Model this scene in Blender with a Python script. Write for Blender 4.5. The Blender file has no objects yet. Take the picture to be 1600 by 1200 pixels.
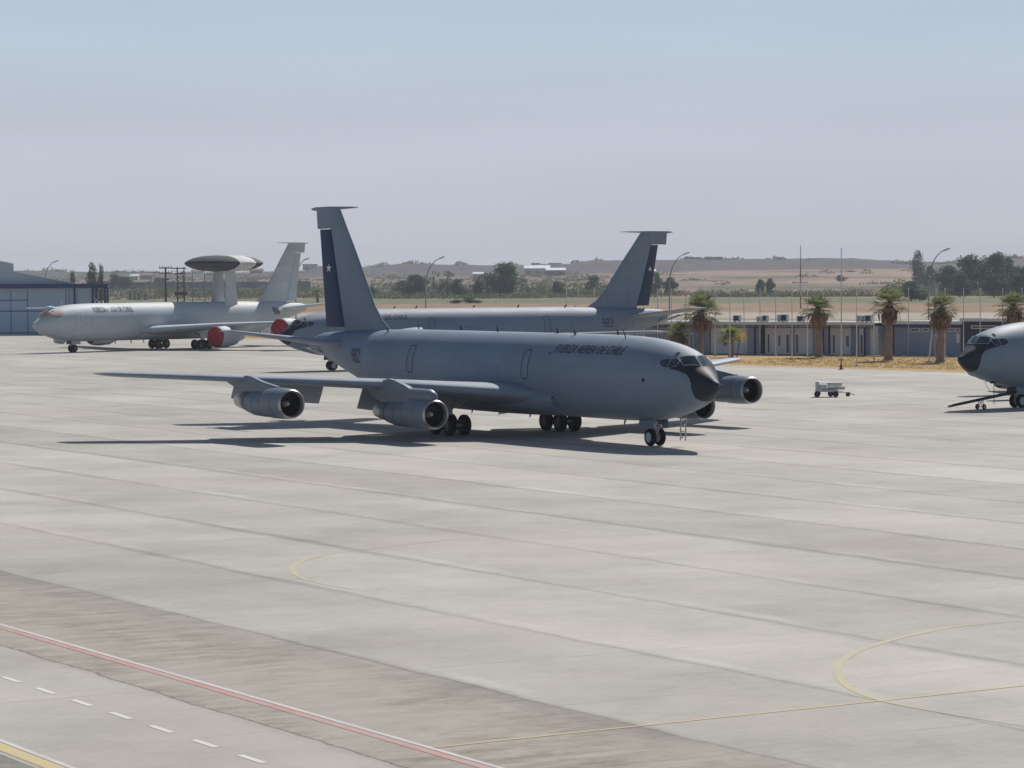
import bpy, bmesh, math, random
from mathutils import Vector, Matrix, noise
R=math.radians; sin=math.sin; cos=math.cos; pi=math.pi
S=bpy.context.scene; C=S.collection
random.seed(7)
# ---------------------------------------------------------------- camera
CAMH=8.363; PITCH=.03732; ROLL=-.00502; FPX=4604.0
cam=bpy.data.cameras.new('camera'); co=bpy.data.objects.new('camera',cam); C.objects.link(co); S.camera=co
cam.sensor_width=36; cam.lens=36*FPX/1600; cam.clip_start=.5; cam.clip_end=60000
_f=Vector((0,cos(PITCH),-sin(PITCH))); _u=Vector((0,sin(PITCH),cos(PITCH))); _r=Vector((1,0,0))
_r2=_r*cos(ROLL)+_u*sin(ROLL); _u2=_r*(-sin(ROLL))+_u*cos(ROLL)
co.matrix_world=Matrix(((_r2.x,_u2.x,-_f.x,0),(_r2.y,_u2.y,-_f.y,0),(_r2.z,_u2.z,-_f.z,CAMH),(0,0,0,1)))
# ---------------------------------------------------------------- sky and sun (sun stands behind the parked aircraft, to the right)
SUNDIR=Vector((.42,.96,1.0)).normalized()          # towards the sun
EL=math.asin(SUNDIR.z); AZ=math.atan2(SUNDIR.x,SUNDIR.y)
W=bpy.data.worlds.new('World'); S.world=W; W.use_nodes=True
nt=W.node_tree; bg=nt.nodes['Background']
sky=nt.nodes.new('ShaderNodeTexSky'); sky.sky_type='NISHITA'; sky.sun_disc=False
sky.sun_elevation=EL; sky.sun_rotation=AZ; sky.air_density=1.0; sky.dust_density=1.5; sky.ozone_density=1.5; sky.altitude=500
tc=nt.nodes.new('ShaderNodeTexCoord'); sx=nt.nodes.new('ShaderNodeSeparateXYZ'); nt.links.new(tc.outputs['Generated'],sx.inputs[0])
cr=nt.nodes.new('ShaderNodeValToRGB'); nt.links.new(sx.outputs['Z'],cr.inputs[0])
els=cr.color_ramp.elements; els[0].position=0; els[0].color=(8.0,8.35,9.15,1); els[1].position=.095; els[1].color=(6.95,8.4,10.2,1)
for _p,_c in ((.011,(8.0,8.35,9.25)),(.028,(7.8,8.15,9.4)),(.052,(7.65,8.25,9.5)),(.072,(7.2,8.35,9.7))):
    e=els.new(_p); e.color=(*_c,1)
mf=nt.nodes.new('ShaderNodeMapRange'); mf.inputs[1].default_value=.10; mf.inputs[2].default_value=.24; mf.inputs[3].default_value=1; mf.inputs[4].default_value=0
nt.links.new(sx.outputs['Z'],mf.inputs[0])
mx=nt.nodes.new('ShaderNodeMix'); mx.data_type='RGBA'; nt.links.new(mf.outputs[0],mx.inputs[0]); nt.links.new(sky.outputs[0],mx.inputs[6]); nt.links.new(cr.outputs[0],mx.inputs[7])
_mp=nt.nodes.new('ShaderNodeMapping'); _mp.inputs['Scale'].default_value=(3,3,26); _mp.inputs['Rotation'].default_value=(0,.12,0); nt.links.new(tc.outputs['Generated'],_mp.inputs[0])
_nz=nt.nodes.new('ShaderNodeTexNoise'); _nz.inputs['Scale'].default_value=1.3; _nz.inputs['Detail'].default_value=6; nt.links.new(_mp.outputs[0],_nz.inputs['Vector'])
_mr=nt.nodes.new('ShaderNodeMapRange'); _mr.inputs[1].default_value=.35; _mr.inputs[2].default_value=.7; _mr.inputs[3].default_value=.965; _mr.inputs[4].default_value=1.04; nt.links.new(_nz.outputs['Fac'],_mr.inputs[0])
_mu=nt.nodes.new('ShaderNodeVectorMath'); _mu.operation='SCALE'; nt.links.new(mx.outputs[2],_mu.inputs[0]); nt.links.new(_mr.outputs[0],_mu.inputs['Scale'])
nt.links.new(_mu.outputs[0],bg.inputs[0]); bg.inputs[1].default_value=.07
sl=bpy.data.lights.new('sun','SUN'); sl.energy=4.4; sl.angle=R(.53); sl.color=(1,.955,.89)
so=bpy.data.objects.new('sun',sl); C.objects.link(so); so.rotation_euler=SUNDIR.to_track_quat('Z','Y').to_euler()
S.view_settings.view_transform='Standard'; S.view_settings.look='None'; S.view_settings.exposure=0; S.view_settings.gamma=1
S.cycles.volume_bounces=0; S.cycles.max_bounces=6; S.cycles.transparent_max_bounces=8
# ---------------------------------------------------------------- helpers
def pt(px,dist,z=0):                               # a point on the ray through a photo column at a distance
    return Vector(((px-800)/FPX*dist,dist,z))
class NT:
    def __init__(s,m): s.t=m.node_tree; s.b=s.t.nodes['Principled BSDF']
    def n(s,k,**kw):
        x=s.t.nodes.new(k)
        for a,b in kw.items(): setattr(x,a,b)
        return x
    def l(s,a,b): s.t.links.new(a,b)
    def math(s,op,a,b=None,c=None,clamp=False):
        x=s.n('ShaderNodeMath',operation=op); x.use_clamp=clamp
        for i,v in enumerate((a,b,c)):
            if v is None: continue
            if isinstance(v,(int,float)): x.inputs[i].default_value=v
            else: s.l(v,x.inputs[i])
        return x.outputs[0]
    def noise(s,vec,scale,detail=4,rough=.55,dims='3D'):
        x=s.n('ShaderNodeTexNoise'); x.inputs['Scale'].default_value=scale; x.inputs['Detail'].default_value=detail; x.inputs['Roughness'].default_value=rough
        if vec is not None: s.l(vec,x.inputs['Vector'])
        return x.outputs['Fac']
    def map(s,v,a,b,c=0,d=1,smooth=False):
        x=s.n('ShaderNodeMapRange'); x.clamp=True
        if smooth: x.interpolation_type='SMOOTHSTEP'
        for i,q in enumerate((a,b,c,d)): x.inputs[i+1].default_value=q
        s.l(v,x.inputs[0]); return x.outputs[0]
    def mix(s,f,a,b,mode='MIX'):
        x=s.n('ShaderNodeMix',data_type='RGBA',blend_type=mode)
        for i,v in ((0,f),(6,a),(7,b)):
            if isinstance(v,(int,float)): x.inputs[i].default_value=v
            elif isinstance(v,tuple): x.inputs[i].default_value=(*v[:3],1)
            else: s.l(v,x.inputs[i])
        return x.outputs[2]
    def ramp(s,v,*st):
        x=s.n('ShaderNodeValToRGB'); e=x.color_ramp.elements
        while len(e)<len(st): e.new(.5)
        for q,(p,c) in zip(e,st): q.position=p; q.color=(*c,1)
        s.l(v,x.inputs[0]); return x.outputs[0]
    def vec(s,v,scale=(1,1,1),rot=0,loc=(0,0,0)):
        x=s.n('ShaderNodeMapping'); x.inputs['Scale'].default_value=scale; x.inputs['Rotation'].default_value=(0,0,rot); x.inputs['Location'].default_value=loc
        s.l(v,x.inputs[0]); return x.outputs[0]
MATS={}
def mat(name,col,rough=.6,metal=0,var=.12,scale=3.0,spec=.4,stretch=(1,1,1),coat=0,bump=0):
    if name in MATS: return MATS[name]
    m=bpy.data.materials.new(name); m.use_nodes=True; N=NT(m)
    t=N.n('ShaderNodeTexCoord'); v=N.vec(t.outputs['Object'],stretch)
    f=N.noise(v,scale,5,.6); f2=N.noise(v,scale*.17,3)
    k=N.math('ADD',N.math('MULTIPLY',f,.5),N.math('MULTIPLY',f2,.5))
    lo=tuple(c*(1-var) for c in col); hi=tuple(min(1,c*(1+var)) for c in col)
    N.l(N.ramp(k,(.3,lo),(.7,hi)),N.b.inputs['Base Color'])
    N.b.inputs['Roughness'].default_value=rough; N.b.inputs['Metallic'].default_value=metal; N.b.inputs['Specular IOR Level'].default_value=spec
    if coat: N.b.inputs['Coat Weight'].default_value=coat
    if bump:
        b=N.n('ShaderNodeBump'); b.inputs['Strength'].default_value=bump; N.l(f,b.inputs['Height']); N.l(b.outputs[0],N.b.inputs['Normal'])
    MATS[name]=m; return m
def tag(o,label=None,cat=None,group=None,kind=None):
    for k,v in (('label',label),('category',cat),('group',group),('kind',kind)):
        if v: o[k]=v
    return o
def empty(name,loc,rz=0):
    o=bpy.data.objects.new(name,None); C.objects.link(o); o.location=loc; o.rotation_euler=(0,0,rz); o.empty_display_size=.2; return o
class MB:
    def __init__(s): s.v=[]; s.f=[]; s.mi=[]; s.sm=[]; s.mats=[]; s.cur=0
    def mat(s,m):
        if m not in s.mats: s.mats.append(m)
        s.cur=s.mats.index(m); return s
    def add(s,vs,fs,smooth=False):
        k=len(s.v); s.v+=[tuple(v) for v in vs]
        for f in fs: s.f.append(tuple(i+k for i in f)); s.mi.append(s.cur); s.sm.append(smooth)
        return s
    def box(s,c,d,rz=0,rx=0,ry=0):
        M=Matrix.Rotation(rz,3,'Z')@Matrix.Rotation(ry,3,'Y')@Matrix.Rotation(rx,3,'X')
        vs=[Vector(c)+M@Vector((x*d[0]/2,y*d[1]/2,z*d[2]/2)) for x in (-1,1) for y in (-1,1) for z in (-1,1)]
        return s.add(vs,[(0,1,3,2),(4,6,7,5),(0,4,5,1),(2,3,7,6),(0,2,6,4),(1,5,7,3)])
    def tube(s,p,q,r,r2=None,n=8,cap=True):
        p=Vector(p);q=Vector(q); r2=r if r2 is None else r2
        d=(q-p).normalized(); a=d.orthogonal().normalized(); b=d.cross(a)
        vs=[p+(a*cos(2*pi*i/n)+b*sin(2*pi*i/n))*r for i in range(n)]+[q+(a*cos(2*pi*i/n)+b*sin(2*pi*i/n))*r2 for i in range(n)]
        s.add(vs,[(i,(i+1)%n,n+(i+1)%n,n+i) for i in range(n)],True)
        if cap: s.add(vs,[tuple(range(n))[::-1],tuple(range(n,2*n))])
        return s
    def path(s,pts,rs,n=8):
        for i in range(len(pts)-1): s.tube(pts[i],pts[i+1],rs[i],rs[i+1],n)
        return s
    def loft(s,secs,closed=True,caps=True,smooth=True):
        n=len(secs[0]); vs=[v for c in secs for v in c]; fs=[]
        for i in range(len(secs)-1):
            for j in range(n if closed else n-1):
                fs.append((i*n+j,i*n+(j+1)%n,(i+1)*n+(j+1)%n,(i+1)*n+j))
        s.add(vs,fs,smooth)
        if caps: s.add(secs[0],[tuple(range(n))[::-1]]); s.add(secs[-1],[tuple(range(n))])
        return s
    def lathe(s,prof,o=(0,0,0),ax='x',n=24,caps=False):    # prof: (distance along the axis, radius[, drop])
        secs=[]
        for p in prof:
            a,r=p[0],p[1]; dz=p[2] if len(p)>2 else 0
            ring=[]
            for i in range(n):
                c_,s_=cos(2*pi*i/n)*r,sin(2*pi*i/n)*r
                v={'x':(a,c_,s_+dz),'y':(c_,a,s_+dz),'z':(c_,s_,a)}[ax]
                ring.append(Vector(v)+Vector(o))
            secs.append(ring)
        return s.loft(secs,caps=caps)
    def build(s,name,m=None,parent=None,sharp=True,bevel=0):
        me=bpy.data.meshes.new(name); me.from_pydata(s.v,[],s.f)
        for q in (s.mats or [m]): me.materials.append(q)
        for p,i,sm in zip(me.polygons,s.mi,s.sm):
            p.material_index=i if s.mats else 0; p.use_smooth=sm
        bm=bmesh.new(); bm.from_mesh(me)
        if sharp: bmesh.ops.remove_doubles(bm,verts=bm.verts,dist=.0004)
        bmesh.ops.recalc_face_normals(bm,faces=bm.faces)
        if bevel: bmesh.ops.bevel(bm,geom=[e for e in bm.edges if len(e.link_faces)==2 and e.calc_face_angle(0)>.6],offset=bevel,segments=2,affect='EDGES',clamp_overlap=True)
        if sharp:
            for e in bm.edges:
                if len(e.link_faces)==2 and e.calc_face_angle(0)>.65: e.smooth=False
        bm.to_mesh(me); bm.free()
        o=bpy.data.objects.new(name,me); C.objects.link(o)
        if parent: o.parent=parent
        return o
def interp(tab,x,k):                                        # tab sorted by falling x; monotone cubic-ish
    if x>=tab[0][0]: return tab[0][k]
    if x<=tab[-1][0]: return tab[-1][k]
    for i in range(len(tab)-1):
        if tab[i][0]>=x>=tab[i+1][0]:
            x0,x1=tab[i][0],tab[i+1][0]; y0,y1=tab[i][k],tab[i+1][k]
            def sl(j):
                if j<=0 or j>=len(tab)-1:
                    a=max(0,min(j,len(tab)-2)); return (tab[a+1][k]-tab[a][k])/(tab[a+1][0]-tab[a][0])
                d0=(tab[j][k]-tab[j-1][k])/(tab[j][0]-tab[j-1][0]); d1=(tab[j+1][k]-tab[j][k])/(tab[j+1][0]-tab[j][0])
                return 0 if d0*d1<=0 else 2*d0*d1/(d0+d1)
            h=x1-x0; t=(x-x0)/h; m0,m1=sl(i)*h,sl(i+1)*h
            return (2*t**3-3*t*t+1)*y0+(t**3-2*t*t+t)*m0+(-2*t**3+3*t*t)*y1+(t**3-t*t)*m1
def foil(xle,ch,y,z,tc,n=14,tw=0,vertical=False,axis=None):
    def th(u): return 5*tc*(.2969*math.sqrt(u)-.126*u-.3516*u*u+.2843*u**3-.1036*u**4)
    us=[(1-cos(pi*i/n))/2 for i in range(n+1)]
    up=[(u,th(u)) for u in us]; lo=[(u,-th(u)*.85) for u in us[1:-1]][::-1]
    out=[]
    for u,h in up+lo:
        if vertical: out.append(Vector((xle-u*ch,h*ch,z)))
        else: out.append(Vector((xle-u*ch*cos(tw),y,z+h*ch-u*ch*sin(tw))))
    return out
# ---------------------------------------------------------------- aircraft
M_dark=mat('flat_black',(.008,.009,.012),.6,var=.2,spec=.2)
M_tyre=mat('tyre_rubber',(.010,.010,.012),.9,var=.25,spec=.12)
M_rim=mat('wheel_rim_white',(.55,.56,.56),.45,var=.1)
M_rimd=mat('wheel_rim_grey',(.09,.095,.10),.5,var=.15)
M_metal=mat('bare_metal',(.42,.41,.40),.38,metal=.75,var=.12)
M_strut=mat('gear_strut_grey',(.42,.43,.43),.4,metal=.1,var=.15)
M_fan=mat('fan_dark_metal',(.018,.019,.022),.45,metal=.3,var=.3,scale=9)
M_star=mat('star_white',(.75,.75,.74),.6,var=.03)
def aircraft_paint(name,col,rough=.60,panel=.85,dirt=.10,lines=True):
    m=bpy.data.materials.new(name); m.use_nodes=True; N=NT(m)
    t=N.n('ShaderNodeTexCoord').outputs['Object']
    f=N.noise(N.vec(t,(.35,1,1.2)),1.3,6,.6); g=N.noise(N.vec(t,(.12,.5,.12)),2.2,3)
    k=N.math('ADD',N.math('MULTIPLY',f,.55),N.math('MULTIPLY',g,.45))
    c=N.ramp(k,(.32,tuple(x*(1-dirt) for x in col)),(.68,tuple(x*(1+dirt) for x in col)))
    s=N.n('ShaderNodeSeparateXYZ'); N.l(t,s.inputs[0])
    if lines:      # riveted frame and lap joints
        fr=N.math('ABSOLUTE',N.math('SUBTRACT',N.math('FRACT',N.math('MULTIPLY',s.outputs['X'],1/2.44)),.5))
        ln=N.math('GREATER_THAN',fr,.4925)
        fz=N.math('ABSOLUTE',N.math('SUBTRACT',N.math('FRACT',N.math('MULTIPLY',s.outputs['Z'],1/.95)),.5))
        lz=N.math('MULTIPLY',N.math('GREATER_THAN',fz,.488),.6)
        c=N.mix(N.math('MULTIPLY',N.math('MAXIMUM',ln,lz),.42),c,tuple(x*.45 for x in col))
        # drips and oil streaks with a shape of their own
        st=N.noise(N.vec(t,(2.2,2.2,.18)),1.6,4,.7); c=N.mix(N.map(st,.60,.78,0,.28),c,tuple(x*.55 for x in col))
        pn=N.n('ShaderNodeTexWhiteNoise'); 
        fl=N.n('ShaderNodeCombineXYZ'); N.l(N.math('FLOOR',N.math('MULTIPLY',s.outputs['X'],1/2.44)),fl.inputs[0]); N.l(N.math('FLOOR',N.math('MULTIPLY',s.outputs['Z'],1/.95)),fl.inputs[2]); N.l(fl.outputs[0],pn.inputs[0])
        c=N.mix(N.map(pn.outputs['Value'],0,1,0,.17),c,tuple(x*.6 for x in col))
    N.l(c,N.b.inputs['Base Color']); N.l(N.map(f,.3,.7,rough-.02,rough+.04),N.b.inputs['Roughness']); N.b.inputs['Specular IOR Level'].default_value=.36
    return m
GREY=aircraft_paint('tanker_grey_paint',(.190,.248,.314))
GREYW=aircraft_paint('tanker_wing_grey',(.245,.295,.355),lines=False)
NAC=aircraft_paint('nacelle_grey',(.158,.195,.232),rough=.46,lines=False,dirt=.16)
PALE=aircraft_paint('radar_plane_pale_grey',(.47,.525,.55),dirt=.06)
PALEW=aircraft_paint('radar_plane_wing_pale',(.47,.525,.55),lines=False,dirt=.06)
M_blue=mat('rudder_dark_blue',(.007,.030,.085),.5,var=.12)
M_radome=mat('radome_black',(.017,.024,.034),.6,var=.15,scale=2,spec=.3)
M_mark=mat('marking_dark_grey',(.035,.045,.07),.6,var=.1)
M_line=mat('door_outline_dark',(.028,.036,.055),.6,var=.1)
M_cover=mat('red_canvas_cover',(.33,.022,.03),.75,var=.2,scale=2,bump=.4)
M_orange=mat('cockpit_cover_tan_orange',(.52,.355,.26),.6,var=.3,scale=4,bump=.3)
M_glass=bpy.data.materials.new('cockpit_glass'); M_glass.use_nodes=True
_b=M_glass.node_tree.nodes['Principled BSDF']; _b.inputs['Base Color'].default_value=(.028,.042,.058,1); _b.inputs['Roughness'].default_value=.12; _b.inputs['Specular IOR Level'].default_value=.9
M_wframe=mat('window_frame_grey',(.33,.37,.42),.5,var=.05)
FT=[(0,3.03,3.09,.03),(-.07,2.90,3.20,.14),(-.3,2.72,3.33,.28),(-.7,2.46,3.58,.56),(-1.3,2.14,3.94,.93),(-1.62,2.01,4.24,1.11),(-1.95,1.90,4.52,1.27),(-2.4,1.77,4.70,1.40),
    (-3.0,1.60,4.87,1.53),(-4.2,1.36,5.09,1.69),(-5.6,1.22,5.24,1.79),(-7.4,1.16,5.32,1.83),(-10,1.15,5.35,1.83),(-29,1.15,5.33,1.83),(-31,1.42,5.30,1.80),(-33.5,2.02,5.24,1.62),(-36,2.72,5.17,1.26),
    (-38.5,3.38,5.08,.84),(-40.2,3.80,4.98,.52),(-41.0,4.05,4.82,.30),(-41.25,4.25,4.66,.12)]
class Fus:
    def __init__(s,ext=0): s.ext=ext
    def sec(s,x):
        if s.ext and x<-10: x=max(x+s.ext,-10-0) if x>-10-s.ext else x+s.ext
        return tuple(interp(FT,x,k) for k in (1,2,3))
    def pt(s,x,t,off=0):                                    # t: 0 top, + starboard (-y), pi bottom
        zb,zt,hw=s.sec(x); zc=zb+.54*(zt-zb)
        def P(t):
            c_,s_=cos(t),sin(t)
            if c_>=0: return Vector((x,-hw*s_,zc+(zt-zc)*c_))
            return Vector((x,-hw*math.copysign(abs(s_)**.92,s_),zc+(zc-zb)*c_))
        p=P(t)
        if off:
            d=P(t+.01)-P(t-.01)
            zb2,zt2,hw2=s.sec(x-.02); zc2=zb2+.54*(zt2-zb2)
            c_,s_=cos(t),sin(t); q=Vector((x-.02,-hw2*s_,zc2+((zt2-zc2) if c_>=0 else (zc2-zb2))*c_)) 
            n=d.cross(q-p); 
            if n.length<1e-9: n=Vector((1,0,0))
            n.normalize(); ctr=Vector((x,0,zc))
            if n.dot(p-ctr)<0 and abs(n.dot(p-ctr))>1e-6: n=-n
            p=p+n*off
        return p
    def t(s,x,z,side):                                      # side +1 starboard
        zb,zt,hw=s.sec(x); zc=zb+.54*(zt-zb)
        c_=(z-zc)/((zt-zc) if z>=zc else (zc-zb)); return side*math.acos(max(-1,min(1,c_)))
    def patch(s,mb,rows,off=.012):                          # rows: list of (x, t0, t1)
        n=10; vs=[];fs=[]
        for x,t0,t1 in rows: vs+=[s.pt(x,t0+(t1-t0)*j/n,off) for j in range(n+1)]
        for i in range(len(rows)-1):
            for j in range(n): fs.append((i*(n+1)+j,i*(n+1)+j+1,(i+1)*(n+1)+j+1,(i+1)*(n+1)+j))
        return mb.add(vs,fs,True)
    def zrow(s,pts_hi,pts_lo,side,step=.05):                # two polylines in (x,z): upper and lower edge
        def at(p,x):
            for a,b in zip(p,p[1:]):
                if a[0]>=x>=b[0]: return a[1]+(b[1]-a[1])*(x-a[0])/(b[0]-a[0]-1e-9)
            return p[0][1] if x>p[0][0] else p[-1][1]
        x0,x1=pts_hi[0][0],pts_hi[-1][0]; n=max(2,int((x0-x1)/step)); r=[]
        for i in range(n+1):
            x=x0+(x1-x0)*i/n; r.append((x,s.t(x,at(pts_hi,x),side),s.t(x,at(pts_lo,x),side)))
        return r
    def ribbon(s,mb,loop,side,w=.05,off=.014):             # closed loop in (x,z)
        n=len(loop); vs=[];fs=[]
        for i in range(n):
            a=Vector(loop[i-1]);b=Vector(loop[(i+1)%n]); d=(b-a).normalized(); nn=Vector((-d.y,d.x))*w/2
            for q in (Vector(loop[i])+nn,Vector(loop[i])-nn): vs.append(s.pt(q.x,s.t(q.x,q.y,side),off))
        for i in range(n): fs.append((2*i,2*i+1,2*((i+1)%n)+1,2*((i+1)%n)))
        return mb.add(vs,fs)
def rrect(x,z,w,h,r=.12,n=5,m=10):
    out=[]
    cs=[(x+w/2-r,z+h/2-r,0),(x-w/2+r,z+h/2-r,90),(x-w/2+r,z-h/2+r,180),(x+w/2-r,z-h/2+r,270)]
    for k,(cx,cz,a0) in enumerate(cs):
        for i in range(n+1):
            a=R(a0+90*i/n); out.append((cx+r*cos(a),cz+r*sin(a)))
        nx=cs[(k+1)%4]; e0=out[-1]; a=R(nx[2]); e1=(nx[0]+r*cos(a),nx[1]+r*sin(a))
        for i in range(1,m): out.append((e0[0]+(e1[0]-e0[0])*i/m,e0[1]+(e1[1]-e0[1])*i/m))
    return out
def text_mesh(name,body,h,shear=0,width=1.0,mapfn=None,m=None,parent=None,bold=.012,spacing=1.0):
    cu=bpy.data.curves.new(name,'FONT'); cu.body=body; cu.size=h/.72; cu.shear=shear; cu.offset=bold*h; cu.space_character=spacing; cu.resolution_u=3
    to=bpy.data.objects.new('text_source',cu); C.objects.link(to); dg=bpy.context.evaluated_depsgraph_get(); dg.update()
    me=bpy.data.meshes.new_from_object(to.evaluated_get(dg)); bpy.data.objects.remove(to)
    bm=bmesh.new(); bm.from_mesh(me); bm.verts.ensure_lookup_table()
    xs=[v.co.x for v in bm.verts]; x0,x1=min(xs),max(xs)
    for v in bm.verts: v.co.x=(v.co.x-x0)*width; v.co.z=0
    for i in range(1,8):
        bmesh.ops.bisect_plane(bm,geom=bm.verts[:]+bm.edges[:]+bm.faces[:],plane_co=(0,h*i/8,0),plane_no=(0,1,0))
    L=(x1-x0)*width
    for v in bm.verts: v.co=mapfn(v.co.x,v.co.y,L)
    bm.to_mesh(me); bm.free(); me.name=name
    o=bpy.data.objects.new(name,me); C.objects.link(o); me.materials.clear(); me.materials.append(m); o.parent=parent; return o
def wheel(name,parent,c,r,w,rim):
    h=w/2
    mb=MB().mat(M_tyre).lathe([(-h*.92,r*.58),(-h,r*.66),(-h*.96,r*.84),(-h*.6,r*.97),(0,r),(h*.6,r*.97),(h*.96,r*.84),(h,r*.66),(h*.92,r*.58)],(0,0,0),'y',22)
    for s_ in (-1,1):
        mb.mat(rim).lathe([(s_*h*.93,r*.58),(s_*h*.72,r*.52),(s_*h*.55,r*.30),(s_*h*.85,r*.24),(s_*h*.9,.001)],(0,0,0),'y',22)
    o=mb.build(name,None,parent); o.location=c; return o
def main_gear(root,x,y,top,side,paint):
    g=MB().mat(M_strut)
    r=.55; zc=r
    g.tube((x,y,zc+.05),(x,y,top),.13,.16,12).tube((x,y,zc+1.0),(x,y,top),.19,.21,12)
    g.tube((x-.72,y,zc),(x+.72,y,zc),.10,n=8)
    for dx in (-.71,.71): g.tube((x+dx,y-.45,zc),(x+dx,y+.45,zc),.07)
    g.tube((x,y,zc+.9),(x+2.1,y,top+.05),.09).tube((x,y,zc+.8),(x+.2,y-side*1.9,top-.05),.075).tube((x-.1,y,zc+.4),(x-.45,y,zc+.85),.05).tube((x-.45,y,zc+.85),(x-.1,y,zc+1.2),.05)
    g.mat(paint).box((x+.1,y+side*.42,top-.55),(1.3,.04,1.1),rx=side*.12)
    go=g.build('main_landing_gear',None,root)
    for dx in (-.71,.71):
        for dy in (-.44,.44): wheel('wheel',go,(x+dx,y+dy,zc),r,.36,M_rimd)
    return go
def nose_gear(root,x,F,rim,paint):
    zb=F.sec(x)[0]; r=.43
    g=MB().mat(M_strut).tube((x,0,r),(x+.08,0,zb+.3),.085,.11,12).tube((x,-.34,r),(x,.34,r),.06)
    g.tube((x+.02,0,r+.5),(x-1.0,0,zb+.2),.05).tube((x+.1,0,r+.12),(x+.34,0,r+.42),.04).tube((x+.34,0,r+.42),(x+.1,0,r+.62),.04)
    g.box((x+.16,-.2,r+.55),(.16,.14,.14)).box((x+.16,.2,r+.55),(.16,.14,.14)).tube((x+.12,-.26,r+.62),(x+.12,.26,r+.62),.04)
    g.mat(paint).box((x-.1,-.42,zb-.12),(1.3,.04,.42),rx=-.2).box((x-.1,.42,zb-.12),(1.3,.04,.42),rx=.2)
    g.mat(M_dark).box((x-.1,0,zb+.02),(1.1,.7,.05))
    go=g.build('nose_landing_gear',None,root)
    for dy in (-.27,.27): wheel('wheel',go,(x,dy,r),r,.26,rim)
    return go
def star(mb,c,r,nrm,xd,thick=.02):
    c=Vector(c); up=Vector((0,0,1)); vs=[c+nrm*thick]
    for i in range(10):
        a=pi/2+i*pi/5; q=r if i%2==0 else r*.40
        vs.append(c+xd*cos(a)*q+up*sin(a)*q+nrm*thick)
    return mb.add(vs,[(0,i+1,(i+1)%10+1) for i in range(10)])
def turbofan(root,x,y,z,m,scoop):
    """engine pod of the fan-cowled kind, intake at x"""
    L=6.15
    e=MB().mat(M_metal).lathe([(x-.30,.585),(x-.12,.60),(x-.03,.635),(x,.665),(x-.03,.695),(x-.14,.725)],(0,y,z),'x',36)
    eo=MB().mat(m).lathe([(x-.14,.725),(x-.45,.755),(x-1.2,.775),(x-1.9,.770),(x-2.25,.745),(x-2.27,.60,-.05)],(0,y,z),'x',36)
    eo.lathe([(x-2.20,.625,-.09),(x-2.7,.645,-.10),(x-3.9,.62,-.09),(x-4.6,.54,-.05),(x-5.05,.47,0)],(0,y,z),'x',36)
    o=eo.build('engine',None,root)
    MB().mat(M_line).lathe([(x-1.02,.7755),(x-1.05,.7755)],(0,y,z),'x',36).lathe([(x-3.35,.640,-.095),(x-3.39,.640,-.095)],(0,y,z),'x',36).lathe([(x-4.45,.568,-.06),(x-4.62,.545,-.05)],(0,y,z),'x',36).lathe([(x-2.272,.742),(x-2.278,.60,-.05)],(0,y,z),'x',36).build('cowl_seam',None,o)
    lo=e.build('intake_lip',None,o)
    MB().mat(M_dark).lathe([(x-.30,.585),(x-.9,.60),(x-.95,.60),(x-.96,.02)],(0,y,z),'x',36).build('intake_duct',None,o)
    f=MB().mat(M_fan); x1=x-.82
    for i in range(28):
        a=2*pi*i/28; u=Vector((0,cos(a),sin(a))); t_=Vector((0,-sin(a),cos(a)))
        p=Vector((x1,y,z)); vs=[p+u*.17-t_*.02,p+u*.17+t_*.02+Vector((-.06,0,0)),p+u*.585+t_*.052+Vector((-.03,0,0)),p+u*.585-t_*.03]
        f.add(vs,[(0,1,2,3)])
    f.build('fan_blades',None,o)
    MB().mat(mat('spinner_grey',(.45,.46,.47),.35,metal=.2)).lathe([(x-.42,.004),(x-.45,.07),(x-.6,.14),(x-.84,.19)],(0,y,z),'x',20).build('spinner',None,o)
    MB().mat(M_metal).lathe([(x-5.02,.485),(x-5.1,.49),(x-5.5,.44),(x-6.0,.36),(x-6.05,.33),(x-5.7,.33)],(0,y,z),'x',30).mat(M_dark).lathe([(x-5.7,.33),(x-5.7,.01)],(0,y,z),'x',30).mat(M_metal).lathe([(x-5.6,.16),(x-6.1,.10),(x-6.3,.01)],(0,y,z),'x',14).build('exhaust_nozzle',None,o)
    return o
def bigfan(root,x,y,z,m):
    o=MB().mat(m).lathe([(x-.05,.93),(x,.99),(x-.05,1.04),(x-.3,1.12),(x-1.0,1.19),(x-1.9,1.17),(x-2.9,1.02),(x-3.2,.96),(x-3.15,.72),(x-4.2,.52),(x-4.6,.42),(x-4.3,.01)],(0,y,z),'x',36).build('engine',None,root)
    MB().mat(M_dark).lathe([(x-.05,.93),(x-.7,.9),(x-.75,.02)],(0,y,z),'x',30).build('intake_duct',None,o)
    return o
def pylon(root,pts,y,th,m,hood=None):
    """side profile (top points front to rear, bottom points rear to front) given thickness"""
    mb=MB().mat(m); n=len(pts); secs=[]
    for dy,sc in ((-th/2,.0),(-th*.36,.06),(th*.36,.06),(th/2,.0)):
        secs.append([Vector((px,y+dy,pz+(0.06 if abs(dy)<th*.4 and i<n//2 else 0))) for i,(px,pz) in enumerate(pts)])
    mb.loft(secs,smooth=False)
    if hood:
        x0,x1,hz,hr=hood
        mb.lathe([(x0+.02,.01,-.08),(x0-.02,hr*.5,-.06),(x0-.18,hr*.82,-.02),(x0-.45,hr,0),(x1+.5,hr,0),(x1,hr*.7,.1),(x1-1.2,.05,.35)],(0,y,hz),'x',22)
    return mb.build('engine_pylon',None,root)
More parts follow.
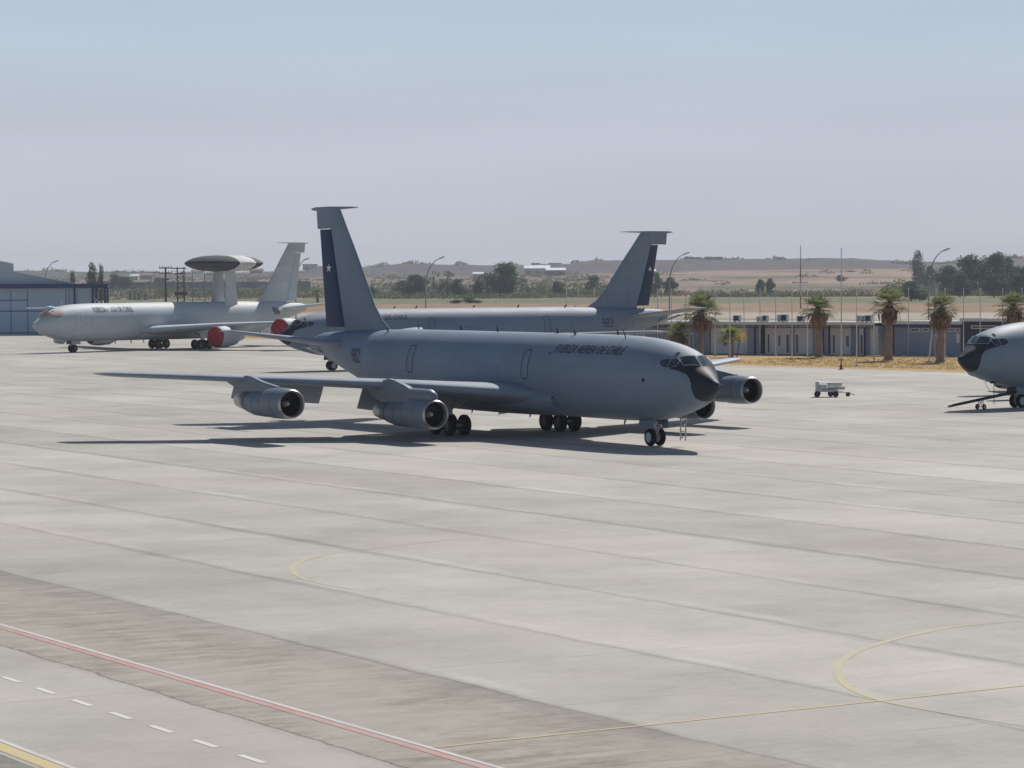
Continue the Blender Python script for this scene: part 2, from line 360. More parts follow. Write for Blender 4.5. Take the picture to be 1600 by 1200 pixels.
def wing(root,side,m,dx,sy,cfg,flap=True):
    st=[(.6,-13.1,10.8,2.02,.125),(1.83,-13.9,9.7,2.25,.12),(4.5,-15.4,7.4,2.50,.118),(8,-17.6,5.1,2.80,.12),(11,-19.7,4.3,2.95,.115),(14,-21.75,3.6,3.10,.11),(17,-23.95,3.0,3.24,.115),(19.3,-25.65,2.3,3.34,.115),(19.75,-26.05,1.75,3.36,.10),(19.93,-26.6,1.05,3.37,.06)]
    secs=[foil(x+dx-(y-1.83)*(sy-1)*.72,ch,side*-1*y*sy if y>1.9 else side*-1*y,z,tc,16,.02) for y,x,ch,z,tc in st]
    w=MB().mat(m).loft(secs).build('wing',None,root)
    def at(y):
        for a,b in zip(st,st[1:]):
            if a[0]<=y<=b[0]:
                k=(y-a[0])/(b[0]-a[0]); return [a[i]+(b[i]-a[i])*k for i in range(5)]
    if flap:
        for y0,y1,c0,c1,dp in ((2.2,6.9,1.5,1.35,1.0),(9.0,13.2,1.15,1.05,1.05)):
            ss=[]
            for y,ch in ((y0,c0),(y1,c1)):
                _,x,cc,z,_t=at(y); ss.append(foil(x+dx-cc+.22-(y-1.83)*(sy-1)*.72,ch,-side*y*sy,z-.10-cc*.02,.10,8,dp))
            MB().mat(m).loft(ss).build('flap',None,w)
        _,x,cc,z,_t=at(8); MB().mat(m).loft([foil(at(y)[1]+dx-at(y)[2]+.2-(y-1.83)*(sy-1)*.72,.95,-side*y*sy,at(y)[3]-.12,.09,8,.18) for y in (7.1,8.9)]).build('inboard_aileron',None,w)
    MB().mat(M_line).loft([[Vector((at(y)[1]+dx-at(y)[2]*.74-(y-1.83)*(sy-1)*.72+q,-side*y*sy,at(y)[3]+.076*at(y)[2]*.62*at(y)[4]/.11)) for q in (.02,-.02)] for y in (2.4,4.5,8,11,14,17,19)],closed=False,caps=False).build('spoiler_line',None,w)
    return w
def tailplane(root,side,m,dx):
    st=[(.3,-35.2,4.7,4.33,.10),(.9,-35.55,4.4,4.38,.10),(5.9,-39.3,2.25,5.10,.09),(6.3,-39.75,1.75,5.15,.08),(6.42,-40.2,1.1,5.16,.05)]
    s=MB().mat(m).loft([foil(x+dx,ch,-side*y,z,tc,12) for y,x,ch,z,tc in st]).build('horizontal_stabilizer',None,root)
    MB().mat(M_line).loft([[Vector((x+dx-ch*.70+q,-side*y,z+ch*.034)) for q in (.02,-.02)] for y,x,ch,z,tc in st[1:4]],closed=False,caps=False).build('elevator_line',None,s)
    return s
def fin(root,m,dx,rud,defl,starred):
    zs=[(4.6,-30.2,-37.45),(5.0,-31.5,-37.6),(5.35,-32.3,-37.7),(5.8,-33.1,-37.83),(6.6,-34.0,-38.06),(8.0,-35.0,-38.46),(10,-36.5,-39.03),(11.06,-37.35,-39.33)]
    secs=[]
    for z,le,te in zs: secs.append(foil(le+dx,(le-te)+.12,0,z,.33/(le-te+.12) if z<9 else .10,14,vertical=True))
    top=[foil(-37.35+dx,3.75,0,11.061,.08,14,vertical=True),foil(-38.1+dx,3.1,0,12.05,.075,14,vertical=True),foil(-38.3+dx,2.9,0,12.2,.05,14,vertical=True)]
    f=MB().mat(m).loft(secs).loft(top).build('vertical_fin',None,root)
    r=MB().mat(rud); rs=[]
    for z,le,te in zs[2:]:
        k=(z-5.35)/(11.05-5.35); ch=1.72+(1.05-1.72)*k; zz=min(z,11.02)
        sec=foil(te+dx-.03,ch,0,zz,.13,8,vertical=True)
        h=Vector((te+dx-.03,0,zz)); q=Matrix.Rotation(defl,3,'Z'); rs.append([h+q@(v-h) for v in sec])
    ro=r.loft(rs).build('rudder',None,f)
    if starred:
        sb=MB().mat(M_star); z=8.75; te=-38.46-(8.75-8)*.285+dx; q=Matrix.Rotation(defl,3,'Z')
        c=Vector((te,0,z))+q@Vector((-.62,0,0)); xd=q@Vector((-1,0,0))
        for sd in (-1,1):
            nrm=q@Vector((0,sd,0)); star(sb,c,.27,nrm,xd,.115)
        sb.build('white_star',None,ro)
        MB().mat(M_star).loft([[Vector((te2,sgn*.10,11.06)) for te2,sgn in ((-39.3+dx,1),(-40.45+dx,.2),(-40.45+dx,-.2),(-39.3+dx,-1))],[Vector((te2,sgn*.10,11.10)) for te2,sgn in ((-39.3+dx,1),(-40.45+dx,.2),(-40.45+dx,-.2),(-39.3+dx,-1))]],smooth=False).build('white_edge',None,ro)
    MB().mat(m).lathe([(-35.9+dx,.012),(-36.6+dx,.05),(-38.0+dx,.085),(-39.5+dx,.13),(-41.3+dx,.12),(-41.75+dx,.06),(-41.9+dx,.01)],(0,0,12.23),'x',10).build('fin_tip_antenna',None,f)
    MB().mat(m).tube((-34.6+dx,0,7.6),(-33.9+dx,0,7.55),.03,.015).build('pitot_probe',None,f)
    return f
def fuselage(root,F,L,m):
    xs=[0,-.04,-.12,-.22,-.35,-.55,-.75,-1.0,-1.3,-1.46,-1.62,-1.78,-1.95,-2.15,-2.4,-2.7,-3,-3.4,-3.8,-4.2,-4.9,-5.6,-6.5,-7.4,-8.7,-10]
    x=-12
    while x>-29-F.ext: xs.append(x); x-=2
    xs+=[q-F.ext for q in (-29,-30,-31,-32.2,-33.5,-34.7,-36,-37.2,-38.5,-39.4,-40.2,-40.6,-41.0,-41.15,-41.25)]
    n=64
    mb=MB().mat(m).loft([[F.pt(x,2*pi*i/n) for i in range(n)] for x in xs])
    d=-F.ext if F.ext else 0
    fr=[]                                                     # wing to body fairing
    for u in range(15):
        k=u/14; x=-12.2-14.6*k+d; a=max(0,sin(pi*k))**.5
        fr.append([Vector((x,-(1.70+.34*a)*math.copysign(abs(sin(t))**.8,sin(t)),2.0+(.7+.25*a if cos(t)>0 else .78+.12*a)*cos(t))) for t in [2*pi*i/28 for i in range(28)]])
    mb.loft(fr)
    return mb.build('fuselage',None,root,sharp=False)
def windows(fus,F,mat_w,mat_f):
    for sd in (-1,1):
        for hi,lo in (([(-1.93,4.27),(-2.06,4.31),(-2.36,4.33)],[(-1.93,4.20),(-1.99,3.97),(-2.36,3.88)]),([(-2.45,4.33),(-2.86,4.31),(-2.98,4.22)],[(-2.45,3.88),(-2.75,3.92),(-2.98,4.06)])):
            mb=MB().mat(mat_w); F.patch(mb,F.zrow(hi,lo,sd),.016); wo=mb.build('cockpit_side_window',None,fus)
            mb=MB().mat(M_wframe); F.ribbon(mb,hi+lo[::-1],sd,.035,.020); mb.build('window_frame',None,fus)
        mb=MB().mat(mat_w)
        rows=[]
        for i in range(7):
            k=i/6; x=-1.36-.47*k; rows.append((x-.0,sd*.07,sd*(.78-.10*k)))
        n=8; vs=[];fs=[]
        for i,(x,t0,t1) in enumerate(rows):
            for j in range(n+1):
                t=t0+(t1-t0)*j/n; vs.append(F.pt(x-.33*(j/n)**1.5,t,.016))
        for i in range(6):
            for j in range(n): fs.append((i*(n+1)+j,i*(n+1)+j+1,(i+1)*(n+1)+j+1,(i+1)*(n+1)+j))
        mb.add(vs,fs,True).build('windscreen',None,fus)
        loop=vs[:n+1]+[vs[i*(n+1)+n] for i in range(1,7)]+vs[6*(n+1):7*(n+1)-1][::-1]+[vs[i*(n+1)] for i in range(5,0,-1)]
        fb=MB().mat(M_wframe)
        for q in range(len(loop)): fb.tube(loop[q-1],loop[q],.017,n=4,cap=False)
        fb.build('windscreen_frame',None,fus)
        mb=MB().mat(mat_w); F.patch(mb,[(-2.34-.04*i,sd*(.40),sd*(.58)) for i in range(5)],.016); mb.build('eyebrow_window',None,fus)
def radome(fus,F):
    """black radome running back as the anti-glare panel to the windscreen and under the side windows"""
    low=[(-1.05,2.42),(-1.07,2.62),(-1.08,2.9),(-1.10,3.15),(-1.21,3.40),(-1.42,3.60),(-1.75,3.75),(-2.2,3.85),(-2.62,3.93)]
    def lo(x):
        if x>-.97: return pi
        if x>-1.05: 
            k=(x+.97)/-.08; tb=F.t(-1.05,2.42,1); return pi-(pi-tb)*math.sqrt(1-(1-k)**2)
        for a,b in zip(low,low[1:]):
            if a[0]>=x>=b[0]:
                z=a[1]+(b[1]-a[1])*(x-a[0])/(b[0]-a[0]); return F.t(x,z,1)
        return F.t(x,low[-1][1],1)
    def hi(x):
        if x>-1.36: return 0
        if x>-1.69: return .07+.71*((-x-1.36)/.33)**.667
        if x>-1.94: return .80-.10*(-x-1.69)/.47
        return F.t(x,3.96,1)
    xs=[-.001,-.02,-.05,-.1,-.16,-.24,-.34,-.45,-.56,-.66,-.76,-.86,-.93,-.97,-.975,-.985,-1.0,-1.02,-1.035,-1.05,-1.06,-1.07,-1.08,-1.09,-1.10,-1.13,-1.2,-1.3,-1.36]
    mb=MB().mat(M_radome); n=48; vs=[];fs=[]
    for x in xs:
        t=lo(x); vs.extend(F.pt(x,-t+2*t*j/n,.009) for j in range(n+1))
    for i in range(len(xs)-1):
        for j in range(n): fs.append((i*(n+1)+j,i*(n+1)+j+1,(i+1)*(n+1)+j+1,(i+1)*(n+1)+j))
    mb.add(vs,fs,True)
    for sd in (-1,1):
        rr=[]; x=-1.36
        while x>=-2.6:
            a,b=hi(x),lo(x)
            if a<b: rr.append((x,sd*a,sd*b))
            x-=.03
        F.patch(mb,rr,.009)
    return mb.build('radome',None,fus)
def doors(fus,F,xs,side,h=1.45,z=3.78,w=.62,m=None):
    for x in xs:
        lp=rrect(x,z,w,h,.16)
        mb=MB().mat(m or M_line); F.ribbon(mb,lp,side); mb.build('door_outline',None,fus)
def marking(fus,F,name,body,x0,z0,h,side,L,shear=0,m=None,spacing=1.0,bold=.012):
    """text on the fuselage side; starts at station x0, length L"""
    def mp(u,v,Lr):
        k=u/Lr*L; x=x0+k if side==1 else x0-k
        z=z0+v; return F.pt(x,F.t(x,z,side),.02)
    return text_mesh(name,body,h,shear,1.0,mp,m or M_mark,fus,bold,spacing)
def tanker(loc,rz,number,defl,sides=(1,-1),hungear=True,boom=True,slogan=True,ladder=False):
    root=empty('tanker_aircraft',loc,rz); F=Fus()
    fu=fuselage(root,F,41.2,GREY); radome(fu,F); windows(fu,F,M_glass,GREY)
    for sd in (1,-1):
        doors(fu,F,(-26.7,-14.6),sd)
        if slogan: marking(fu,F,'title_lettering','FUERZA AEREA DE CHILE',-12.2 if sd==1 else -6.0,4.42,.42,sd,6.3,.32,spacing=1.05)
        if number: marking(fu,F,'aircraft_number',number,-33.95 if sd==1 else -32.75,3.42,.85,sd,1.22,0,bold=.0)
        wing(root,sd,GREYW,0,1,None); tailplane(root,sd,GREYW,0)
        ys=-sd
        turbofan(root,-12.75,ys*8.0,1.46,NAC,1)
        pylon(root,[(-13.6,2.42),(-15.0,2.52),(-15.8,2.76),(-16.9,2.99),(-17.5,3.05),(-20.4,2.66),(-19.4,2.3),(-18.2,1.9),(-15.5,1.9),(-13.6,1.95)],ys*8.0,.36,NAC,(-12.95,-15.4,2.34,.36))
        turbofan(root,-16.75,ys*13.9,2.0,NAC,0)
        pylon(root,[(-18.3,2.76),(-19.8,2.93),(-20.4,3.03),(-21.2,3.18),(-21.7,3.22),(-24.3,2.98),(-23.3,2.72),(-22.4,2.5),(-19.8,2.4),(-18.3,2.5)],ys*13.9,.30,NAC)
        main_gear(root,-19.55,ys*3.37,2.35,ys,GREY)
        MB().mat(M_line).tube((-11.9,ys*1.9,2.2),(-11.6,ys*1.95,2.2),.04).build('landing_light',None,fu)
    fin(root,GREY,0,M_blue,defl,True)
    nose_gear(root,-5.38,F,M_rim,GREY)
    # refuelling boom stowed under the tail with its two ruddervators
    b=MB().mat(GREYW).lathe([(-30.6,.02,0),(-31.0,.16,.04),(-32,.22,.12)],(0,0,1.35),'x',14)
    b.path([(-31.2,0,1.42),(-34.5,0,2.28),(-38.0,0,3.20),(-41.0,0,4.0),(-42.3,0,4.33)],[.2,.24,.22,.17,.11],14)
    bo=b.build('refuelling_boom',None,root)
    for sd in (-1,1):
        MB().mat(GREYW).loft([foil(-39.6,1.0,0,3.65,.10,8),foil(-40.3,.75,sd*1.15,4.15,.09,8)]).build('ruddervator',None,bo)
    MB().mat(M_dark).tube((-42.3,0,4.33),(-42.75,0,4.44),.10,.06).build('boom_nozzle',None,bo)
    def blade(p,q,w=.05):
        p,q=Vector(p),Vector(q); d=(q-p); MB().mat(M_dark).loft([[p+Vector((w*2,0,0)),p+Vector((0,.012,0)),p+Vector((-w*2,0,0)),p+Vector((0,-.012,0))],[q+Vector((w,0,0)),q+Vector((0,.006,0)),q+Vector((-w,0,0)),q+Vector((0,-.006,0))]],smooth=False).build('blade_antenna',None,fu)
    for x,t in ((-8.6,.0),(-11.9,.25),(-20,.1),(-29.5,-.2),(-31.2,.4),(-14.0,.1),(-24.5,-.1)):
        p=F.pt(x,t,-.02); blade(p,p+Vector((-.14,0,.28)))
    p=F.pt(-6.9,.35); MB().mat(M_dark).path([p+Vector((.15,0,-.45)),p+Vector((-.1,0,.05)),p+Vector((-.45,0,.62))],[.03,.03,.02],6).build('wire_antenna',None,fu)
    for x in (-8,-17,-23): p=F.pt(x,pi,-.02); blade(p,p+Vector((-.12,0,-.25)))
    for sd in (-1,1):
        p=F.pt(-1.9,sd*1.75); MB().mat(M_metal).tube(p,p+Vector((.02,-sd*.14,0)),.02,n=6).tube(p+Vector((.02,-sd*.14,0)),p+Vector((.26,-sd*.14,0)),.018,.01,6).build('pitot_tube',None,fu)
        MB().mat(M_line).lathe([(0,.09),(-.02,.09),(-.02,.001)],tuple(F.pt(-12.5,sd*1.05,.01)),'y',10).build('drain_port',None,fu)
    MB().mat(M_dark).lathe([(0,.10),(-.02,.10),(-.02,.001)],tuple(F.pt(-3.9,1.62,.0)),'y',12).build('static_port',None,fu)
    if ladder:
        l=MB().mat(M_metal)
        for dx in (-.22,.22): l.tube((-4.3+dx,.9,.28),(-4.25+dx,.9,1.75),.035)
        for i in range(5): l.tube((-4.52,.9,.42+i*.3),(-4.08,.9,.42+i*.3),.022)
        l.build('crew_ladder',None,root)
    return root
def label_parts(root,d):
    for c in root.children_recursive:
        for k,v in d.items():
            if c.name.split('.')[0]==k: c['label']=v
t982=tanker((9.678,138.018,0),-1.03303,'982',R(11),ladder=True)
tag(t982,'dark grey four-engined tanker jet marked 982, parked nearest the camera','aircraft','grey tanker jets')
t983=tanker((-20.359,255.3,0),3.69815,'983',R(15))
tag(t983,'grey tanker jet marked 983 parked behind the nearest one, nose to the left','aircraft','grey tanker jets')
t4=tanker((26.9,177.4,0),3.826,'',0,slogan=True)
tag(t4,'grey tanker jet at the right edge, black nose showing, hooked to a tow bar','aircraft','grey tanker jets')
# ---- radar plane with the rotating dome
def radar_plane(loc,rz):
    root=empty('radar_aircraft',loc,rz); F=Fus(3.5); d=-3.5
    fu=fuselage(root,F,44.7,PALE); windows(fu,F,M_glass,PALE)
    doors(fu,F,(-5.6,-33),-1,h=1.3,m=M_star); doors(fu,F,(-5.6,-33),1,h=1.3,m=M_star)
    for sd in (1,-1):
        marking(fu,F,'title_lettering','FUERZA AEREA DE CHILE',-14.0 if sd==1 else -7.8,4.38,.58,sd,6.1,0,spacing=1.08,bold=.03)
        marking(fu,F,'aircraft_number','906',-38.3 if sd==1 else -37.1,3.75,.85,sd,1.35,0,bold=.03)
        ys=-sd; sy=1.10
        wing(root,sd,PALEW,d+2.0,sy,None,flap=False); tailplane(root,sd,PALEW,d)
        bigfan(root,-18.3,ys*9.7,1.52,PALE)
        pylon(root,[(-19.2,2.55),(-20.2,2.72),(-21.2,2.95),(-21.8,3.05),(-24.0,2.7),(-23.2,2.2),(-21.5,1.9),(-19.2,2.3)],ys*9.7,.4,PALE)
        bigfan(root,-22.0,ys*16.0,2.4,PALE)
        pylon(root,[(-22.9,3.35),(-24.2,3.4),(-25.6,3.42),(-26.4,3.42),(-28.3,3.2),(-27.2,2.9),(-25.0,2.75),(-22.9,3.1)],ys*16.0,.36,PALE)
        main_gear(root,-23.0,ys*3.37,2.35,ys,PALE)
    fin(root,PALE,d,PALE,0,False)
    nose_gear(root,-6.0,F,M_rimd,PALE)
    # rotodome on its two struts
    cx,cz=-30.4,9.76
    for ys in (-1,1):
        MB().mat(PALE).loft([[Vector((v.x,v.y+ys*1.08,4.7)) for v in foil(cx+1.1,2.25,0,0,.15,12,vertical=True)],[Vector((v.x,v.y+ys*.95,cz-.6)) for v in foil(cx+.75,1.6,0,0,.15,12,vertical=True)]]).build('dome_strut',None,root)
    rd=MB()
    M_dome=mat('rotodome_dark_grey',(.075,.08,.09),.75,var=.2,scale=1.5,spec=.15); 
    prof=[(-.92,.02),(-.92,1.4),(-.84,2.6),(-.62,3.6),(-.30,4.3),(-.08,4.56),(.0,4.6),(.08,4.56),(.30,4.3),(.62,3.6),(.84,2.6),(.92,1.4),(.94,.02)]
    n=72
    secs=[[Vector((cx+cos(2*pi*i/n)*r,sin(2*pi*i/n)*r,cz+z)) for i in range(n)] for z,r in prof]
    me=MB(); 
    M_domel=mat('rotodome_pale_band',(.55,.56,.55),.7,var=.05)
    for i in range(len(secs)-1):
        for j in range(n):
            q=[secs[i][j],secs[i][(j+1)%n],secs[i+1][(j+1)%n],secs[i+1][j]]
            me.mat(M_dome); me.add(q,[(0,1,2,3)],True)
    dome=me.build('rotodome',None,root)
    # pale band across the middle of the dome, proud of the black radome halves
    be=MB().mat(M_domel); A=R(82); hw=1.2
    def dz(r):
        pr=sorted([(rr,zz) for zz,rr in prof if zz>=0])
        for a,b in zip(pr,pr[1:]):
            if a[0]<=r<=b[0]: return a[1]+(b[1]-a[1])*(r-a[0])/(b[0]-a[0]+1e-9)
        return 0
    for top in (1,-1):
        rows=[]
        for i in range(41):
            u=-4.6+9.2*i/40; row=[]
            for j in range(9):
                w_=-hw+2*hw*j/8; r=math.hypot(u,w_)
                if r>4.595: s_=math.sqrt(max(0,4.6**2-w_*w_)); uu=math.copysign(s_,u); r=4.6
                else: uu=u
                z=dz(min(r,4.6))*top*1.0
                row.append(Vector((cx+(uu*cos(A)-w_*sin(A))*1.003,(uu*sin(A)+w_*cos(A))*1.003,cz+z+.012*top)))
            rows.append(row)
        be.loft(rows,closed=False,caps=False)
    be.build('dome_band',None,dome)
    # refuelling probe above the cockpit, chin fairings
    p=F.pt(-2.2,0); MB().mat(PALE).lathe([(-4.9,.02,-.45),(-3.8,.16,-.12),(-2.6,.22,0),(-1.9,.15,0),(-1.8,.06,0),(.55,.05,0),(.62,.075,0),(.85,.075,0),(.9,.01,0)],(0,0,p.z+.28),'x',14).build('refuelling_probe',None,root)
    MB().mat(PALE).lathe([(-3.2,.02,.2),(-3.4,.35,.05),(-4.4,.42,0),(-4.9,.3,.1),(-5.0,.02,.2)],(0,0,F.sec(-4)[0]-.05),'x',14).build('belly_fairing',None,fu)
    MB().mat(PALE).lathe([(-9,.02,.2),(-9.6,.5,.05),(-11.4,.6,0),(-12.6,.3,.1),(-12.9,.02,.2)],(0,0,F.sec(-10)[0]+.15),'x',16).build('belly_fairing',None,fu)
    for x in (-4.2,-9.5,-14,-16.5): 
        q=F.pt(x,0); MB().mat(PALE).tube(q,q+Vector((-.2,0,.5)),.06,.02).build('blade_antenna',None,fu)
    for x in (-12.5,-15,-17): q=F.pt(x,pi); MB().mat(M_strut).tube(q,q+Vector((-.1,0,-.4)),.06,.04).build('blade_antenna',None,fu)
    return root,F
LOC906=(-51.95,319.4,0); RZ906=4.06
r906,F906=radar_plane(LOC906,RZ906)
tag(r906,'pale grey radar aircraft marked 906 with a big round dome on struts, parked far left','aircraft')
M906=Matrix.Translation(LOC906)@Matrix.Rotation(RZ906,4,'Z')
def on906(name,mb,label,cat,group=None):
    o=mb.build(name); o.matrix_world=M906; return tag(o,label,cat,group)
for (x,y,z,lb) in ((-18.3,9.7,1.52,'red canvas cover closing the big inboard engine of the pale radar aircraft'),(-22.0,16.0,2.4,'red canvas cover on the outer engine of the radar aircraft'),(-13.3-3.5,-8.9,1.52,'red canvas cover on the far inboard engine of the pale radar aircraft'),(-17.2-4.1,-15.4,2.12,'red canvas cover on the far outboard engine of the pale radar aircraft')):
    if y<0: continue
    c=MB().mat(M_cover).lathe([(x+.10,.01),(x+.12,.2),(x+.13,.4),(x+.14,.6),(x+.13,.78),(x+.11,.94),(x+.03,1.06),(x-.1,1.12),(x-.22,1.15),(x-.34,1.165),(x-.36,1.135)],(0,y,z),'x',44)
    c.v=[(v[0]+.13*(noise.noise(Vector((v[1]*1.6,v[2]*1.6,x)))+.5*noise.noise(Vector((v[1]*4,v[2]*4,x)))),v[1]+.03*noise.noise(Vector((v[2]*3,v[1],1))),v[2]+.03*noise.noise(Vector((v[1]*3,v[2],4)))) for v in c.v]
    c.mat(M_dark).lathe([(x-.20,1.165),(x-.26,1.17)],(0,y,z),'x',44)
    on906('engine_cover',c,lb,'engine cover','red covers on the radar aircraft engines')
cc=MB().mat(M_orange)
for sd in (-1,1):
    F906.patch(cc,[(-1.42-.10*i,sd*.0,F906.t(-1.42-.10*i,3.98-.01*i if i>4 else 4.0-.02*i,sd)) for i in range(7)],.05)
    F906.patch(cc,[(-2.02-.10*i,sd*.55,F906.t(-2.02-.10*i,3.92+.01*i,sd)) for i in range(13)],.05)
on906('cockpit_cover',cc,'tan and orange sheet covering the cockpit windows of the radar aircraft','cover')
# ---------------------------------------------------------------- ground
def concrete():
    m=bpy.data.materials.new('apron_concrete'); m.use_nodes=True; N=NT(m)
    P=N.n('ShaderNodeNewGeometry').outputs['Position']; s=N.n('ShaderNodeSeparateXYZ'); N.l(P,s.inputs[0]); X,Y=s.outputs['X'],s.outputs['Y']
    w1=N.math('MULTIPLY',N.math('SUBTRACT',N.noise(P,.30,8,.75),.5),.62)
    c=N.math('ADD',N.math('ADD',N.math('MULTIPLY',X,.866),N.math('MULTIPLY',Y,.5)),w1)
    a=N.math('SUBTRACT',N.math('MULTIPLY',X,.5),N.math('MULTIPLY',Y,.866))
    u=N.math('MULTIPLY',N.math('SUBTRACT',c,29.1),1/5.72); lane=N.math('FLOOR',u); fu=N.math('FRACT',u)
    v=N.math('MULTIPLY',a,1/6.1); slab=N.math('FLOOR',v); fv=N.math('FRACT',v)
    cb=N.n('ShaderNodeCombineXYZ'); N.l(lane,cb.inputs[0]); wn=N.n('ShaderNodeTexWhiteNoise'); N.l(cb.outputs[0],wn.inputs[0])
    cb2=N.n('ShaderNodeCombineXYZ'); N.l(lane,cb2.inputs[0]); N.l(slab,cb2.inputs[1]); wn2=N.n('ShaderNodeTexWhiteNoise'); N.l(cb2.outputs[0],wn2.inputs[0])
    ca=N.n('ShaderNodeCombineXYZ'); N.l(c,ca.inputs[0]); N.l(a,ca.inputs[1]); Q=ca.outputs[0]
    big=N.noise(N.vec(Q,(.035,.02,1)),1,4,.6); mid=N.noise(N.vec(Q,(.16,.16,1)),1,9,.66); fine=N.noise(N.vec(Q,(.9,2.6,1)),1.4,10,.80)
    long_=N.noise(N.vec(Q,(.7,.05,1)),1.0,5,.65); spk=N.noise(Q,5.0,4,.7)
    base=N.ramp(mid,(.28,(.325,.306,.271)),(.48,(.415,.393,.350)),(.72,(.50,.476,.424)))
    g=N.map(big,.34,.66,.84,1.10); lr=N.n('ShaderNodeValToRGB'); lr.color_ramp.interpolation='CONSTANT'; le=lr.color_ramp.elements
    tones=[1.0,.945,1.03,.985,1.035,.915,1.04,.98,.935,1.03,.96,1.02,.94,1.0,1.03,.95,1.01,.98,1.03,.95,1.0,.97,1.03,.96,1.0,.98,1.02,.96,1.0,.98,1.0,.99]
    while len(le)<len(tones): le.new(.99)
    for q,(k_,tn) in enumerate(zip(range(len(tones)),tones)): le[q].position=k_/32; le[q].color=(tn*.8,tn*.8,tn*.8,1)
    N.l(N.math('DIVIDE',N.math('ADD',lane,1.5),32),lr.inputs[0]); g=N.math('MULTIPLY',g,N.math('MULTIPLY',lr.outputs[0],1.25))
    g=N.math('MULTIPLY',g,N.map(wn.outputs['Value'],0,1,.985,1.015)); g=N.math('MULTIPLY',g,N.map(wn2.outputs['Value'],0,1,.96,1.03))
    g=N.math('MULTIPLY',g,N.map(fine,.34,.66,.92,1.06)); g=N.math('MULTIPLY',g,N.map(spk,.3,.7,.95,1.05))
    # lengthwise joints, sealed dark with grime beside them; cross joints hairline
    du=N.math('MINIMUM',fu,N.math('SUBTRACT',1,fu)); dv=N.math('MINIMUM',fv,N.math('SUBTRACT',1,fv))
    wide=N.map(long_,.35,.65,.02,.10)
    j=N.math('SUBTRACT',1,N.math('DIVIDE',du,wide,clamp=True)); j=N.math('MULTIPLY',j,N.map(long_,.3,.7,.12,.36))
    j2=N.math('MULTIPLY',N.math('LESS_THAN',du,.0065),N.map(fine,.4,.6,.18,.42)); j3=N.math('MULTIPLY',N.math('LESS_THAN',dv,.005),N.map(mid,.4,.6,.05,.24))
    dark=N.math('MAXIMUM',N.math('MAXIMUM',j,j2),j3)
    # tyre marks and scuffs running across the lanes
    sc=N.noise(N.vec(Q,(.12,1.1,1),rot=.5),1.0,8,.78); dark=N.math('MAXIMUM',dark,N.map(sc,.60,.80,0,.22))
    st=N.noise(N.vec(Q,(.5,.5,1),loc=(9,4,0)),.35,8,.7); dark=N.math('MAXIMUM',dark,N.map(st,.60,.78,0,.25))
    oil=N.noise(N.vec(Q,(.9,.9,1),loc=(2,7,0)),1,5,.6); dark=N.math('MAXIMUM',dark,N.map(oil,.70,.78,0,.30))
    jl=N.math('MULTIPLY',N.map(N.math('ABSOLUTE',N.math('SUBTRACT',fu,.07)),.0,.09,1,0,True),N.map(N.noise(N.vec(Q,(.2,.09,1),loc=(5,1,0)),1,6,.7),.50,.66,0,.55))
    g=N.math('MULTIPLY',g,N.math('SUBTRACT',1,dark))
    gc=N.n('ShaderNodeCombineXYZ'); [N.l(g,gc.inputs[i]) for i in range(3)]
    col=N.mix(1.0,base,gc.outputs[0],'MULTIPLY')
    # pinkish worn patches
    col=N.mix(jl,col,(.60,.575,.53))
    pk=N.noise(N.vec(Q,(.12,.06,1),loc=(3,8,0)),1,7,.65); col=N.mix(N.map(pk,.50,.68,0,.35),col,(.49,.415,.385))
    # brown, stained strip between the apron and the service road; lanes outside it are plain
    e0=N.math('ADD',23.25,0); inb=N.math('MULTIPLY',N.math('GREATER_THAN',c,23.25),N.math('LESS_THAN',c,29.1))
    bs=N.noise(N.vec(Q,(.55,1.5,1),rot=-.2),1.0,12,.86); bb=N.noise(N.vec(Q,(.25,.12,1)),1,4,.6)
    bcol=N.ramp(bs,(.36,(.175,.155,.122)),(.50,(.305,.275,.230)),(.64,(.45,.405,.35)))
    bcol=N.mix(N.map(bb,.42,.62,.0,.65),bcol,(.392,.362,.322))
    edge=N.map(c,27.0,29.1,0,.75); bcol=N.mix(N.math('MULTIPLY',edge,N.map(bb,.35,.6,1,.1)),bcol,(.20,.19,.17))
    col=N.mix(inb,col,bcol)
    ln=N.math('LESS_THAN',N.math('ABSOLUTE',N.math('SUBTRACT',c,23.25)),.035); col=N.mix(N.math('MULTIPLY',ln,.6),col,(.10,.09,.08))
    ln=N.math('LESS_THAN',N.math('ABSOLUTE',N.math('SUBTRACT',c,29.1)),.06); col=N.mix(N.math('MULTIPLY',ln,N.map(long_,.35,.6,.05,.45)),col,(.10,.095,.09))
    N.l(col,N.b.inputs['Base Color']); N.b.inputs['Roughness'].default_value=.88; N.b.inputs['Specular IOR Level'].default_value=.25
    b=N.n('ShaderNodeBump'); b.inputs['Strength'].default_value=.25; b.inputs['Distance'].default_value=.02; N.l(spk,b.inputs['Height']); N.l(b.outputs[0],N.b.inputs['Normal'])
    return m
EDGE=[(-240,560),(-120,470),(-73.6,424),(-56.8,403),(-38.5,394),(-24.5,376),(20,266),(27.8,256),(36.7,244.7),(41.9,240.8),(80,200),(160,110)]
def cs(c,s): return (.866*c+.5*s,.5*c-.866*s)             # grid coordinates: c across the lanes, s along them
mb=MB(); lo=[cs(18.0,320),cs(18.0,-500)]
vs=[(x,y,0) for x,y in EDGE]+[(170,-60,0),(cs(17.88,120)[0],cs(17.88,120)[1],0),(cs(17.88,-560)[0],cs(17.88,-560)[1],0)]
me=bpy.data.meshes.new('apron'); me.from_pydata(vs,[],[tuple(range(len(vs)))]); me.materials.append(concrete())
ap=bpy.data.objects.new('apron',me); C.objects.link(ap); tag(ap,kind='structure')
